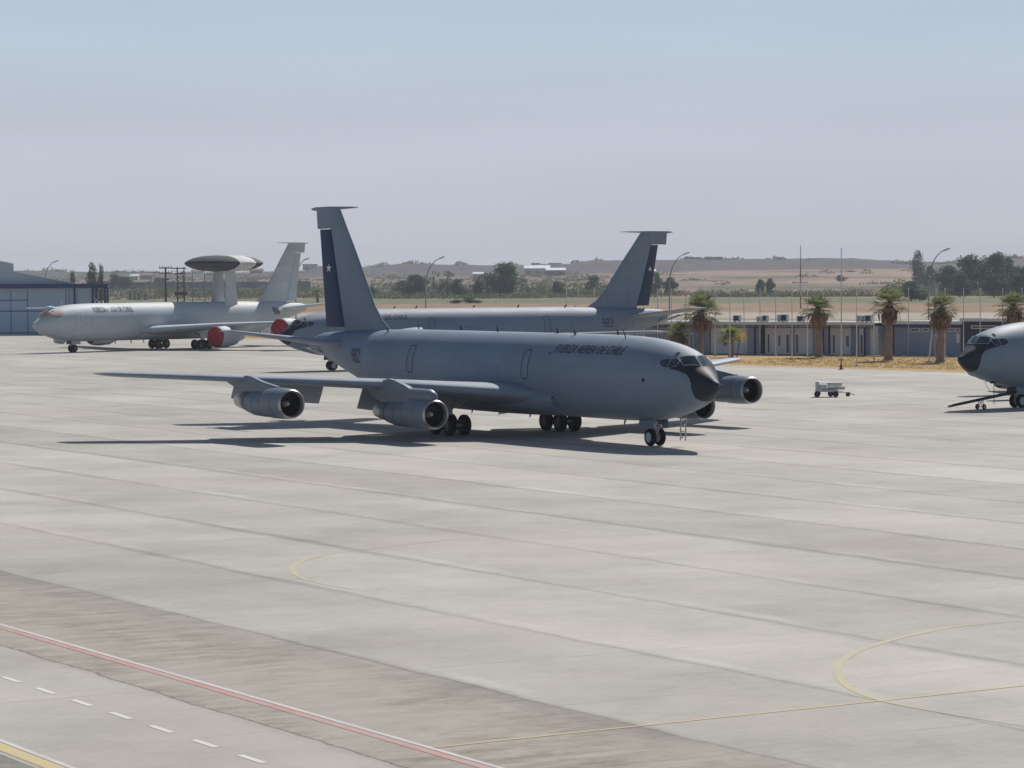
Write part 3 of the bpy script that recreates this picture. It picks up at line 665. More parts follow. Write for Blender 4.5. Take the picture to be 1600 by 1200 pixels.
def paint(name,col,wear=.45,sc=1.5):
    m=bpy.data.materials.new(name); m.use_nodes=True; N=NT(m)
    P=N.n('ShaderNodeNewGeometry').outputs['Position']
    n=N.noise(P,sc,6,.75); n2=N.noise(P,.25,3)
    N.l(N.mix(N.map(N.math('ADD',N.math('MULTIPLY',n,.6),N.math('MULTIPLY',n2,.4)),.38,.62,0,wear),col,(.42,.40,.375)),N.b.inputs['Base Color'])
    N.b.inputs['Roughness'].default_value=.85; N.b.inputs['Specular IOR Level'].default_value=.2; return m
PW=paint('white_line_paint',(.60,.575,.55),.6); PR=paint('red_line_paint',(.50,.24,.205),.75); PY=paint('yellow_line_paint',(.60,.52,.22),.5); PYF=paint('faded_yellow_paint',(.52,.47,.28),1.0,.8); PY2=paint('edge_yellow_paint',(.58,.47,.22),.5)
def strip(name,pts,w,m,z=.006,taper=0):
    vs=[];n=len(pts)
    for i,p in enumerate(pts):
        a=Vector(pts[max(0,i-1)]);b=Vector(pts[min(n-1,i+1)]); d=(b-a).normalized(); nn=Vector((-d.y,d.x))*w/2; p=Vector(p)
        if taper: nn*=max(.05,min(1,i/(n-1)/taper,(1-i/(n-1))/taper))
        vs+=[(p.x+nn.x,p.y+nn.y,z),(p.x-nn.x,p.y-nn.y,z)]
    return MB().mat(m).add(vs,[(2*i,2*i+1,2*i+3,2*i+2) for i in range(n-1)]).build(name,None,sharp=False)
def line_c(name,c,w,m,s0=-400,s1=100,z=.006):
    return tag(strip(name,[cs(c,s) for s in (s0,s0/2,0,s1)],w,m,z),kind='structure')
line_c('road_marking_white',24.62,.13,PW); line_c('road_marking_red',24.42,.22,PR)
line_c('road_marking_edge_white',18.42,.12,PW); line_c('road_marking_edge_yellow',18.17,.32,PY2)
db=MB().mat(paint('dash_white_paint',(.66,.64,.62),.25))
for i in range(-30,30):
    s_=-58.45+i*1.965
    a=cs(21.42-.07,s_-.0);b=cs(21.42+.07,s_);c_=cs(21.42+.07,s_+.98);d_=cs(21.42-.07,s_+.98)
    db.add([(q[0],q[1],.006) for q in (a,b,c_,d_)],[(0,1,2,3)])
tag(db.build('road_marking_dashes',sharp=False),kind='structure')
def smooth_poly(p,n=8):
    out=[]
    for i in range(len(p)-1):
        p0=Vector(p[max(0,i-1)]);p1=Vector(p[i]);p2=Vector(p[i+1]);p3=Vector(p[min(len(p)-1,i+2)])
        for k in range(n):
            t=k/n; out.append(tuple(.5*((2*p1)+(-p0+p2)*t+(2*p0-5*p1+4*p2-p3)*t*t+(-p0+3*p1-3*p2+p3)*t**3)))
    return out+[tuple(p[-1])]
MV=mat('verge_worn_asphalt',(.25,.24,.21),.95,var=.4,scale=2.5)
vv=[cs(17.9,120),cs(17.9,-560),cs(-30,-560),cs(-30,120)]
o=MB().mat(MV).add([(a,b,-.003) for a,b in vv],[(0,1,2,3)]).build('grass_verge',sharp=False); tag(o,kind='structure')
d32=(cos(R(32.3)),sin(R(32.3)))
tag(strip('taxi_line_straight',[(-1.39+d32[0]*t,51.84+d32[1]*t) for t in (0,5,12,20,40,80)],.085,PY,.007),kind='structure')
tag(strip('taxi_line_curve',smooth_poly([(30,80.5),(22,76.2),(12.24,70.32),(10.41,69.2),(8.7,66.9),(7.45,64.4),(6.83,61.9),(6.75,59.4),(7.12,57.5),(7.93,56.0),(9.1,54.3),(10.4,52.8)]),.18,PYF,.005,.3),kind='structure')
tag(strip('taxi_line_curve_far',smooth_poly([(-1.24,93.36),(-3.5,90.8),(-5.24,88.6),(-6.13,86.3),(-6.3,83.8),(-5.87,81.3),(-5.1,79.4),(-3.9,77.5)]),.24,PYF,.005,.45),kind='structure')
# ---- land around the apron out to the horizon
def H(x,y):
    if y<1050: return -.04
    px=800+x/y*FPX
    def prof(tab,v):
        if v<=tab[0][0]: return tab[0][1]
        if v>=tab[-1][0]: return tab[-1][1]
        for a,b in zip(tab,tab[1:]):
            if a[0]<=v<=b[0]:
                k=(v-a[0])/(b[0]-a[0]); k=k*k*(3-2*k); return a[1]+(b[1]-a[1])*k
    k=min(1,max(0,(y-1150)/1200)); k=k*k*(3-2*k)
    low=prof([(-400,5.5),(400,6.0),(700,6.3),(1000,8.4),(1150,10.0),(1400,10.6),(1500,8),(2200,8)],px)
    z=low*k
    # spoil heaps and the flat-topped ridge 2.5 km away
    r=prof([(-600,11),(-100,10),(60,13.0),(170,11),(300,9.5),(470,10.5),(500,16.5),(560,15.0),(620,17.5),(735,16.0),(760,15.5),(880,17.2),(930,20.0),(1020,19.5),(1130,19.5),(1145,20.5),(1330,20.8),(1385,18.7),(1400,16.8),(1500,16.2),(1570,19.5),(1650,17),(2200,15)],px)
    kk=min(1,max(0,(y-2350)/260)); kk=kk*kk*(3-2*kk)
    z+= (r-low)*kk
    z+=(noise.noise(Vector((x*.006,y*.004,1)))*1.6+noise.noise(Vector((x*.03,y*.01,5)))*.75+noise.noise(Vector((x*.09,y*.02,9)))*.5)*(.25*k+ 1.15*kk)
    if y>5000: z=z*max(0,1-(y-5000)/4000)+(28+noise.noise(Vector((x*.0006,2,3)))*22)*min(1,(y-5000)/4000)
    return z-.04
ys=[-200,0,60,150,250,400,600,800,950,1050]; y=1050
while y<3200: y+=25; ys.append(y)
ys+=[3300,3400]
vs=[];fs=[]; nc=260
for y in ys:
    for j in range(nc+1):
        k=j/nc; px=-500+2600*k; 
        x=(px-800)/FPX*max(y,1500) if y<1500 else (px-800)/FPX*y
        if j==0: x-=3000
        if j==nc: x+=3000
        vs.append((x,y,H(x,y) if 0<j<nc else H((px-800)/FPX*y,y)))
for i in range(len(ys)-1):
    for j in range(nc): a=i*(nc+1)+j; fs.append((a,a+1,a+nc+2,a+nc+1))
def land():
    m=bpy.data.materials.new('dry_land'); m.use_nodes=True; N=NT(m)
    P=N.n('ShaderNodeNewGeometry').outputs['Position']; s=N.n('ShaderNodeSeparateXYZ'); N.l(P,s.inputs[0]); X,Y,Z=s.outputs
    n1=N.noise(N.vec(P,(.02,.006,.02)),1,6,.65); n2=N.noise(N.vec(P,(.08,.03,.05)),1,6,.7); n3=N.noise(N.vec(P,(.006,.004,.05)),1,4,.6); nn=N.noise(P,1.3,5,.75)
    yy=N.math('ADD',Y,N.math('MULTIPLY',N.math('SUBTRACT',n1,.5),120))
    yw=N.math('ADD',yy,N.math('MULTIPLY',X,.35))
    near=N.ramp(nn,(.3,(.33,.215,.095)),(.55,(.43,.29,.14)),(.75,(.50,.37,.20)))
    c=near
    def band(c,y0,y1,col,soft=25,src=yw):
        k=N.math('MULTIPLY',N.map(src,y0-soft,y0+soft),N.map(src,y1-soft,y1+soft,1,0)); return N.mix(k,c,col)
    field=N.ramp(n2,(.3,(.20,.135,.088)),(.5,(.275,.185,.120)),(.72,(.34,.245,.165)))
    c=N.mix(N.map(Y,430,520),c,field)
    c=band(c,400,560,N.ramp(n2,(.3,(.20,.17,.12)),(.7,(.31,.26,.18))),20)
    c=band(c,560,640,N.ramp(n2,(.3,(.33,.30,.24)),(.7,(.42,.38,.31))),12)
    c=band(c,835,1010,N.ramp(n2,(.3,(.095,.115,.055)),(.5,(.145,.165,.09)),(.68,(.23,.19,.13))),26)
    far=N.ramp(n2,(.28,(.19,.135,.10)),(.5,(.32,.225,.165)),(.75,(.40,.30,.23)))
    c=N.mix(N.map(Y,1080,1200),c,far)
    c=N.mix(N.math('MULTIPLY',N.map(n3,.46,.60),N.map(Y,1080,1300)),c,N.ramp(n2,(.3,(.075,.08,.045)),(.7,(.17,.15,.095))))
    dk=N.math('MULTIPLY',N.map(X,110,-10),N.map(Y,1060,1120)); c=N.mix(N.math('MULTIPLY',dk,.8),c,N.ramp(n2,(.3,(.095,.085,.06)),(.55,(.17,.14,.10)),(.75,(.26,.21,.155))))
    rid=N.ramp(n2,(.3,(.060,.055,.056)),(.7,(.125,.110,.102)))
    c=N.mix(N.map(Y,2330,2420),c,rid)
    N.l(c,N.b.inputs['Base Color']); N.b.inputs['Roughness'].default_value=.95; N.b.inputs['Specular IOR Level'].default_value=.1
    return m
me=bpy.data.meshes.new('ground'); me.from_pydata(vs,[],fs); me.materials.append(land())
for p in me.polygons: p.use_smooth=True
g=bpy.data.objects.new('ground',me); C.objects.link(g); tag(g,kind='structure')
# pale kerb strip along the far edge of the apron
M_kerb=mat('kerb_concrete',(.50,.48,.44),.85,var=.12,scale=1)
tag(strip('kerb_strip',EDGE[5:],.5,M_kerb,.03),kind='structure')
# paved path in front of the low buildings
M_pave=mat('path_paving',(.30,.28,.26),.9,var=.15,scale=.8)
# frame of the building row: origin at its left end, running right at -29 degrees
BO=Vector((17.0,308.3)); BD=Vector((cos(R(-29.2)),sin(R(-29.2)))); BN=Vector((-BD.y,BD.x))  # BN points away from the camera
def brow(u,v=0,z=0): p=BO+BD*u+BN*v; return Vector((p.x,p.y,z))
tag(strip('path',[tuple(brow(u,-2.2)[:2]) for u in (-30,0,30,60,90)],4.0,M_pave,.02),kind='structure')
# ---------------------------------------------------------------- low buildings behind the flag poles
def u_of(px):
    k=(px-800)/FPX; return (BO.y*k-BO.x)/(BD.x-BD.y*k)
M_wall=mat('prefab_wall_pale',(.74,.75,.76),.7,var=.06,scale=.8)
M_wallg=mat('prefab_wall_grey',(.36,.37,.41),.7,var=.08,scale=.8)
M_wallb=mat('wall_blue_grey',(.27,.32,.41),.7,var=.07,scale=.8)
M_wallk=mat('wall_dark',(.045,.05,.075),.7,var=.2)
M_fascia=mat('fascia_light',(.72,.72,.72),.6,var=.05)
M_roofg=mat('roof_sheet_grey',(.34,.34,.34),.7,var=.1)
M_nblue=mat('navy_steel',(.025,.045,.14),.5,var=.15)
M_ac=mat('ac_unit_white',(.58,.58,.56),.6,var=.1)
M_win=mat('window_dark_glass',(.035,.045,.06),.12,var=.2,spec=.8)
M_frame=mat('white_frame',(.80,.80,.80),.5,var=.04)
RB=math.atan2(BD.y,BD.x)
def rowbox(mb,u0,u1,v0,v1,z0,z1): 
    p=brow((u0+u1)/2,(v0+v1)/2,(z0+z1)/2); return mb.box(p,(u1-u0,v1-v0,z1-z0),RB)
def prefab(px0,px1,h,wall,label,doors=(),glass=(),canopy=True,posts=(),hiwin=(),stripe=None,panels=()):
    u0,u1=u_of(px0),u_of(px1)
    root=empty('low_building',(0,0,0)); tag(root,label,'building','low buildings behind the flag poles')
    rowbox(MB().mat(wall),u0,u1,0,9,.0,h-.42).build('wall',None,root)
    r=MB().mat(M_roofg); rowbox(r,u0-.15,u1+.15,-.2 if not canopy else -1.35,9.2,h-.2,h-.08); ro=r.build('roof',None,root)
    f=MB().mat(M_fascia); rowbox(f,u0-.2,u1+.2,-1.42 if canopy else -.26,-1.36 if canopy else -.205,h-.32,h); f.build('fascia',None,ro)
    rowbox(MB().mat(M_wallk),u0+.02,u1-.02,.0,8.9,h-.42,h-.2).build('roof_gap',None,root)
    if canopy:
        b=MB().mat(M_wallk); rowbox(b,u0,u1,-1.3,-1.22,h-.62,h-.54); 
        n=int((u1-u0)/1.1)
        for i in range(n+1):
            u=u0+(u1-u0)*i/n; rowbox(b,u-.03,u+.03,-1.3,-1.22,h-.54,h-.21)
        b.build('canopy_truss',None,root)
    for px in posts: 
        u=u_of(px); rowbox(MB().mat(M_nblue),u-.09,u+.09,-1.34,-1.16,0,h-.62 if canopy else h-.3).build('post',None,root)
    for a,b_ in doors:
        ua,ub=u_of(a),u_of(b_); d=MB().mat(M_frame)
        rowbox(d,ua,ub,-.05,-.004,.02,2.12); do=d.build('door',None,root)
        rowbox(MB().mat(M_win),ua+.09,ub-.09,-.056,-.051,.15,2.02).build('door_glass',None,do)
    for a,b_ in glass:
        ua,ub=u_of(a),u_of(b_); d=MB().mat(M_frame); rowbox(d,ua,ub,-.045,-.004,.75,2.0); do=d.build('window',None,root)
        rowbox(MB().mat(M_win),ua+.07,ub-.07,-.051,-.046,.83,1.92).build('pane',None,do)
    for a,b_,m in panels:
        ua,ub=u_of(a),u_of(b_); rowbox(MB().mat(m),ua,ub,-.035,-.004,.05,h-.45).build('wall_panel',None,root)
    for a,b_ in hiwin:
        ua,ub=u_of(a),u_of(b_); d=MB().mat(M_frame); rowbox(d,ua,ub,-.06,-.004,h-1.05,h-.72); do=d.build('high_window',None,root)
        rowbox(MB().mat(M_win),ua+.08,ub-.08,-.066,-.061,h-.98,h-.79).build('pane',None,do)
    if stripe: rowbox(MB().mat(stripe),u0-.05,u1+.05,-.27,-.2,h-.62,h-.33).build('blue_band',None,root)
    return root
prefab(975,1109,3.35,M_wallg,'grey low building behind the tail of the tanker marked 983',doors=((1078,1084),),posts=(1069,1036,1000),panels=((1084,1103,M_wallb),))
prefab(1111,1372,3.35,M_wall,'long pale low building with a truss canopy and rooftop air conditioners',doors=((1199,1204),(1228,1235),(1243,1249),(1301,1306.5),(1344,1350)),glass=((1129,1138),(1216,1221),(1322,1328)),posts=(1188,1294,1359),panels=((1141,1147,M_wallg),(1168,1187,M_wallg),(1188.5,1196,M_wallk),(1270,1293,M_wallg),(1294.5,1298,M_wallk),(1236,1242,M_wallb),(1330,1343,M_wallb),(1352,1360,M_wallg)))
prefab(1382,1502,3.45,M_wallb,'blue grey low building with a row of small high windows',doors=((1461,1465),),canopy=False,hiwin=((1423,1438),(1441,1452),(1466,1472),(1483,1492),(1494,1501)),stripe=M_nblue,panels=((1383,1398,M_wallk),))
prefab(1504,1600,3.75,M_wallk,'dark low building with pale window frames at the right end of the row',glass=((1519,1535),(1538,1550)),canopy=False,hiwin=((1518,1560),))
o=MB(); rowbox(o.mat(M_fascia),u_of(1495),u_of(1500),-.05,-.004,1.3,2.2); 
tag(o.build('notice_board'),'small pale notice board on the blue grey low building','notice board')
def ac(px,v,w,h,dark,label):
    u=u_of(px); root=empty('air_conditioner',brow(u,v,3.27),RB); tag(root,label,'air conditioner','air conditioners on the low roofs')
    MB().mat(M_ac).box((0,0,h/2+.1),(w,.5,h)).build('casing',None,root)
    MB().mat(M_wallk if dark else M_roofg).box((.05 if not dark else 0,-.258,h/2+.1),(w*.75 if dark else w*.4,.012,h*.8)).build('fan_grille',None,root)
    MB().mat(M_strut).box((-w*.35,0,.05),(.08,.45,.1)).box((w*.35,0,.05),(.08,.45,.1)).build('feet',None,root)
for px,v,w,h,dk,lb in ((1146,1,.75,.6,True,'air conditioner with dark grille, leftmost on the pale roof'),(1172,2.5,.6,.45,False,'small pale air conditioner in the gap after the leftmost unit'),(1183,2,.7,.5,False,'pale air conditioner left of the dark one near the brown door'),(1190,1,.5,.6,True,'dark narrow air conditioner above the brown recess'),(1209,2,.8,.65,False,'left one of the tall pair of air conditioners on the pale roof'),(1217,1.5,.75,.7,True,'right one of the tall pair of air conditioners on the pale roof'),(1235,3,.6,.4,False,'low air conditioner set back behind the pale roof edge'),(1246,1,.8,.55,True,'air conditioner with dark grille left of the palm with white frond tips'),(1333,2,.8,.6,False,'pale air conditioner, left of two beside the tall flag pole'),(1343,1.4,.9,.6,False,'middle air conditioner right of the tall flag pole'),(1352,1,.7,.65,True,'air conditioner with black grille near the right end of the pale roof')): ac(px,v,w,h,dk,lb)
# ---------------------------------------------------------------- hangar at the left edge
HY=424.0; hx=lambda px: (px-800)/FPX*HY
def hz(y,px=60): return CAMH+((431.5-px*.0043)-y)*HY/FPX
M_hang=mat('hangar_sheet_blue_grey',(.42,.55,.68),.6,var=.06,scale=.3)
M_hang2=mat('hangar_gable_grey',(.42,.50,.57),.6,var=.06,scale=.3)
M_seam=mat('hangar_seam',(.07,.12,.20),.6)
hg=empty('hangar',(hx(0),HY,0)); tag(hg,'blue grey hangar with sloping roof and navy steel beam at left edge','hangar')
ox=hx(0)
def hp(px,y,dy=0): return Vector((hx(px)-ox,dy,hz(y,px)))
lx=hx(-260)-ox
w=MB().mat(M_hang)
w.loft([[Vector((lx,0,-.03)),Vector((hx(144)-ox,0,-.03)),Vector((hx(144)-ox,0,6.7)),Vector((lx,0,6.7))],[Vector((lx-14,45,-.03)),Vector((hx(144)-ox-14,45,-.03)),Vector((hx(144)-ox-14,45,6.7)),Vector((lx-14,45,6.7))]],smooth=False)
w.build('wall',None,hg)
gb=MB().mat(M_hang2); prof=[Vector((lx,0,6.7)),hp(112,446)*1,hp(112,443.2),hp(23,425.2),hp(23,413.2),hp(0,408.6),Vector((hx(-40)-ox,0,11.2)),Vector((hx(-150)-ox,0,11.2)),Vector((lx,0,9))]
prof[1].z=6.7
gb.loft([[Vector((v.x,-.06,v.z)) for v in prof],[Vector((v.x-14,44.9,v.z)) for v in prof]],smooth=False); gb.build('gable',None,hg)
rf=MB().mat(mat('hangar_roof_edge',(.62,.64,.66),.4,var=.05))
for a,b in ((hp(118,443.6),hp(22.6,424.8)),(hp(23.4,412.9),hp(-3,407.8))):
    rf.loft([[a+Vector((0,-.35,0)),a+Vector((0,-.35,.18)),a+Vector((-14,45.2,.18)),a+Vector((-14,45.2,0))],[b+Vector((0,-.35,0)),b+Vector((0,-.35,.18)),b+Vector((-14,45.2,.18)),b+Vector((-14,45.2,0))]],smooth=False)
rf.build('roof_sheet',None,hg)
MB().mat(M_nblue).box(((lx+hx(172)-ox)/2,-.9,6.97),(hx(172)-ox-lx,1.5,.62)).build('steel_beam',None,hg)
for px in (119,148,155,168,172):
    MB().mat(M_nblue).box((hx(px)-ox-.1,-.3 if px==119 else (-1.2 if px>150 else -.5),3.33),(.28 if px>119 else .16,.3 if px>119 else .5,6.66)).build('post',None,hg)
MB().mat(M_nblue).box((hx(163)-ox,-1.2,3.4),(1.6,.15,.25)).box((hx(163)-ox,-1.2,5.0),(1.6,.15,.2)).build('cross_beam',None,hg)
dr=MB().mat(M_seam)
for px in (-40,18,44,104,109): dr.box((hx(px)-ox,-.02,3.2 if px<60 else 3.3),(.10,.035,6.4))
for y,a,b in ((468.5,-80,44),(485.5,-80,104),(448.6,-80,104),(519.5,-80,143)): dr.box(((hx(a)+hx(b))/2-ox,-.025,hz(y,20)),(hx(b)-hx(a),.03,.16))
dr.build('sliding_door_frame',None,hg)
# ---------------------------------------------------------------- poles, lamps and masts
M_pole=mat('flag_pole_white',(.62,.63,.64),.4,var=.08)
M_polg=mat('galvanised_steel',(.27,.28,.29),.5,metal=.3,var=.1)
M_woodp=mat('weathered_pole_brown',(.12,.10,.085),.8,var=.2)
def hor(px): return 431.65-px*.004386
def gdist(px,y): return CAMH*FPX/(y-hor(px))
FP=[(886,549),(904,549),(929,549),(1006,555),(1028,556),(1050,556),(1072,557),(1094,556),(1118,556),(1141,560),(1163,554.5),(1188,555),(1212.5,556),(1238,562.5),(1262,562),(1339,572),(1366,566),(1393,563),(1420,556),(1477,558.5),(1506,560),(1532,560),(1567,560),(1597,560)]
PLB={886:'white flag pole behind the back of the tanker marked 983, leftmost of the row',904:'second white flag pole from the left, behind the fuselage of the tanker marked 983',929:'white flag pole rising just left of the tail fin marked 983',1006:'white flag pole showing just right of the blue rudder',1028:'white flag pole left of the street lamp behind the tail',1050:'white flag pole standing in line with the street lamp right of the blue rudder',1072:'white flag pole left of the tall bushy palm',1094:'white flag pole in front of the tall bushy palm trunk',1118:'white flag pole at the right edge of the tall bushy palm',1141:'white flag pole crossing the small palm with yellow blossom',1163:'white flag pole just right of the yellow blossom',1188:'white flag pole in front of the dark post of the pale building',1212.5:'white flag pole between the dark post and the red and white mast',1238:'white flag pole just left of the red and white mast',1262:'white flag pole left of the palm with white frond tips',1339:'white flag pole just right of the tallest pole',1366:'white flag pole left of the palm at the end of the pale building',1393:'white flag pole touching the palm between pale and blue buildings',1420:'white flag pole at the left end of the blue grey building',1477:'white flag pole right of the leaning pole, on a palm trunk',1506:'white flag pole at the left end of the dark building',1532:'white flag pole in front of the dark building, second from its left',1567:'white flag pole above the nose of the rightmost tanker',1597:'white flag pole at the right edge of the photo'}
for px,yb in FP:
    d=gdist(px,yb); top=CAMH+(hor(px)-451.5)*d/FPX; p=pt(px,d,-.04)
    root=empty('flag_pole',p); tag(root,PLB[px],'flag pole','white flag poles in a row')
    MB().mat(M_pole).tube((0,0,0),(0,0,top),.058,.034,8).build('shaft',None,root)
    MB().mat(M_pole).lathe([(top,.05),(top+.05,.06),(top+.1,.01)],(0,0,0),'z',8).build('finial',None,root)
    MB().mat(M_kerb).box((0,0,.06),(.34,.34,.12)).build('base',None,root)
a=pt(1451.5,gdist(1451.5,566),-.04); root=empty('flag_pole',a); tag(root,'leaning pale pole tilted to the right beside a palm','flag pole')
b=pt(1464.3,gdist(1451.5,566),CAMH+(hor(1460)-451)*gdist(1451.5,566)/FPX)-a
MB().mat(M_pole).tube((0,0,0),b,.075,.06,8).build('shaft',None,root); MB().mat(M_kerb).box((0,0,.07),(.6,.5,.14)).build('base',None,root)
d=gdist(1315,563); root=empty('flag_pole',pt(1315,d,-.04)); tag(root,'tallest pale pole, rising above the hills right of the mast','flag pole')
MB().mat(M_pole).tube((0,0,0),(0,0,CAMH+(hor(1315)-387)*d/FPX),.08,.045,10).build('shaft',None,root); MB().mat(M_kerb).box((0,0,.08),(.5,.5,.16)).build('base',None,root)
M_red=mat('mast_red_paint',(.38,.045,.035),.6,var=.15)
d=687; root=empty('radio_mast',pt(1251.5,d,-.04)); tag(root,'thin mast painted red and white with a cross arm in the field','mast')
zz=lambda y: CAMH+(hor(1251)-y)*d/FPX
MB().mat(M_red).tube((0,0,0),(0,0,zz(463)),.16,n=6).build('red_section',None,root)
MB().mat(M_pole).tube((0,0,zz(463)),(0,0,zz(441.5)),.13,n=6).build('white_section',None,root)
MB().mat(M_red).tube((0,0,zz(441.5)),(0,0,zz(423)),.13,n=6).build('red_section',None,root)
MB().mat(M_polg).tube((0,0,zz(423)),(0,0,zz(383)),.12,.07,n=6).build('top_section',None,root)
MB().mat(M_pole).box((0,0,zz(441.5)),(3.4,.2,.22)).box((-1.7,0,zz(441)),(.5,.3,.35)).build('cross_arm',None,root)
def lamp(px,d,ytop,reach,label,ground=-.04):
    p=pt(px,d,ground); h=CAMH+(hor(px)-ytop)*d/FPX-ground
    root=empty('street_lamp',p); tag(root,label,'street lamp','curved arm street lamps')
    pts=[(0,0,0),(0,0,h*.62)]; rs=[.11,.085]
    for i in range(1,9):
        k=i/8; pts.append((reach*(1-cos(k*pi/2*.86))/ (1-cos(pi/2*.86)) ,0,h*.62+(h*.36)*sin(k*pi/2*.86)/sin(pi/2*.86))); rs.append(.085-.035*k)
    MB().mat(M_polg).path(pts,rs,8).build('pole',None,root)
    e=Vector(pts[-1]); q=MB().mat(M_polg); q.box(e+Vector((.3,0,.10)),(.9,.34,.16),ry=-.35); q.build('lamp_head',None,root,bevel=.04)
lamp(666,420,401.5,2.0,'curved street lamp rising left of the fields behind the nearest fuselage')
lamp(1046.5,400,395,2.0,'curved street lamp right of the blue tail fin marked 983')
lamp(1451.5,352,389,1.8,'curved street lamp between the cypress and the tree cluster')
lamp(70.5,480,407,1.6,'curved street lamp rising behind the hangar roof')
lamp(463,430,403.5,1.3,'street lamp half hidden by the fin of the radar aircraft')
def utility(px,d,ytop,label,arms):
    p=pt(px,d,-.04); h=CAMH+(hor(px)-ytop)*d/FPX; root=empty('utility_pole',p); tag(root,label,'utility pole','utility poles behind the radar aircraft')
    MB().mat(M_woodp).tube((0,0,0),(0,0,h),.20,.14,8).build('pole',None,root)
    for z,wd in arms:
        c=MB().mat(M_woodp).box((0,-.2,h-z),(wd,.14,.16)).build('crossarm',None,root)
        m=MB().mat(M_polg)
        for i in (-1,-.5,.5,1): m.tube((i*wd*.46,-.2,h-z+.08),(i*wd*.46,-.2,h-z+.34),.06,.05,6)
        m.build('insulators',None,c)
    return root
utility(260,440,416.5,'brown utility pole with cross arms left of the radar dome',((.15,1.9),(.9,2.0),(1.9,1.2)))
d=440; p=pt(283,d,-.04); h=CAMH+(hor(283)-416.5)*d/FPX; root=empty('utility_pole',p); tag(root,'two-legged lattice power pylon directly under the left rim of the dome','power pylon','utility poles behind the radar aircraft')
for dx in (-.45,.55): MB().mat(M_woodp).tube((dx,0,0),(dx,0,h),.13,.10,6).build('leg',None,root)
m=MB().mat(M_woodp)
for i in range(12):
    z=h*(i+1)/13; m.box((.05,0,z),(1.0,.08,.08))
    m.tube((-.45,0,z),(.55,0,z-h/13),.04,n=4)
m.build('lattice',None,root)
MB().mat(M_woodp).box((-.2,-.2,h-.2),(2.2,.14,.16)).box((-.1,-.2,h-1.0),(1.7,.14,.16)).box((.1,-.2,2.8+h*.3),(1.9,.3,.5)).build('crossarm',None,root)
for px,lb in ((302,'thin grey post under the dome, left one'),(321,'thin grey post under the dome, close to the dome strut')):
    p=pt(px,430,-.04); root=empty('gantry_post',p); tag(root,lb,'post','thin posts behind the radar aircraft')
    MB().mat(M_polg).tube((0,0,0),(0,0,9.3),.1,.08,6).build('shaft',None,root); MB().mat(M_polg).box((0,0,4.9),(2.6,.08,.08)).build('rail',None,root)
# ---------------------------------------------------------------- ground equipment
p=pt(1314.7,gdist(1314.7,577.8),0)
root=empty('traffic_cone',p); tag(root,'dark red traffic cone at the edge of the apron below the tallest pole','traffic cone')
MB().mat(mat('cone_dark_red',(.22,.045,.03),.7)).lathe([(.03,.20),(.03,.15),(.5,.07),(.86,.035),(.86,.001)],(0,0,0),'z',14).build('cone_body',None,root)
MB().mat(mat('cone_band',(.30,.20,.09),.6)).lathe([(.50,.075),(.78,.045)],(0,0,0),'z',14).build('reflective_band',None,root)
MB().mat(M_dark).box((0,0,.02),(.46,.46,.04)).build('cone_base',None,root)
M_cart=mat('cart_pale_green_grey',(.56,.60,.59),.55,var=.12,scale=4)
cart=empty('ground_power_cart',pt(1292,gdist(1292,620.5),0),R(-8)); tag(cart,'small pale grey towed service cart with tubes on the open apron','cart')
MB().mat(M_cart).box((-.62,0,.74),(.24,1.0,.62)).build('control_box',None,cart,bevel=.03)
MB().mat(M_cart).box((0,0,.42),(1.5,.95,.14)).box((-.25,0,.62),(.5,.9,.36)).build('chassis',None,cart,bevel=.02)
MB().mat(M_frame).box((-.2,0,.97),(.68,.98,.05)).box((.25,0,.66),(.5,.9,.03)).build('top_plate',None,cart)
for y,z in ((-.28,.86),(.12,.86),(-.1,.60)):
    MB().mat(M_ac).tube((.05,y,z),(.98 if z>.8 else 1.2,y,z),.12,n=14).mat(M_dark).tube((.985 if z>.8 else 1.205,y,z),(1.0 if z>.8 else 1.22,y,z),.085,n=14).build('gas_cylinder',None,cart)
for x,y in ((-.62,-.5),(.62,-.5),(-.62,.5),(.25,.5)): wheel('wheel',cart,(x,y,.20),.20,.13,M_rimd)
m=MB().mat(M_polg).tube((.7,-.3,.34),(1.55,0,.30),.03).tube((.7,.3,.34),(1.55,0,.30),.03).tube((1.5,0,.30),(1.85,0,.12),.03).box((.25,-.49,.52),(1.0,.02,.05))
m.build('drawbar',None,cart); wheel('wheel',cart,(1.42,.0,.17),.15,.10,M_rimd)
# tow bar from the rightmost tanker's nose gear
T4=Matrix.Translation((26.9,177.4,0))@Matrix.Rotation(3.826,4,'Z')
tb=empty('tow_bar',T4@Vector((0.75,0,0)),3.826); tag(tb,'dark tow bar with two small wheels reaching from the rightmost nose gear','tow bar')
L=5.9
MB().mat(mat('tow_bar_dark',(.045,.03,.035),.6)).tube((0,0,.30),(-L,0,.98),.085,.105,10).build('bar',None,tb)
MB().mat(M_polg).tube((.0,0,.30),(.22,0,.27),.10,.04,10).tube((.22,0,.27),(.5,0,.24),.02).build('tow_eye',None,tb)
for y in (-.28,.28): wheel('wheel',tb,(-2.75,y,.17),.17,.10,M_rim)
m=MB().mat(M_strut).tube((-2.75,-.28,.17),(-2.75,.28,.17),.03)
for y in (-.2,.2): m.tube((-2.75,y,.17),(-2.55,0,.58),.025).tube((-2.75,y,.17),(-2.95,0,.62),.025)
m.build('axle_frame',None,tb)
m=MB().mat(M_dark).tube((-2.9,.25,1.50),(-2.92,.25,.28),.022,n=6).build('hanging_strap',None,t4)
MB().mat(M_dark).box((-2.9,.2,1.62),(.42,.12,.12)).build('drain_mast',None,t4)
MB().mat(M_frame).path([(-1.9,.3,1.98),(-2.1,.42,1.35),(-2.35,.45,1.1),(-2.8,.35,1.0)],[.018]*4,5).build('white_rope',None,t4)
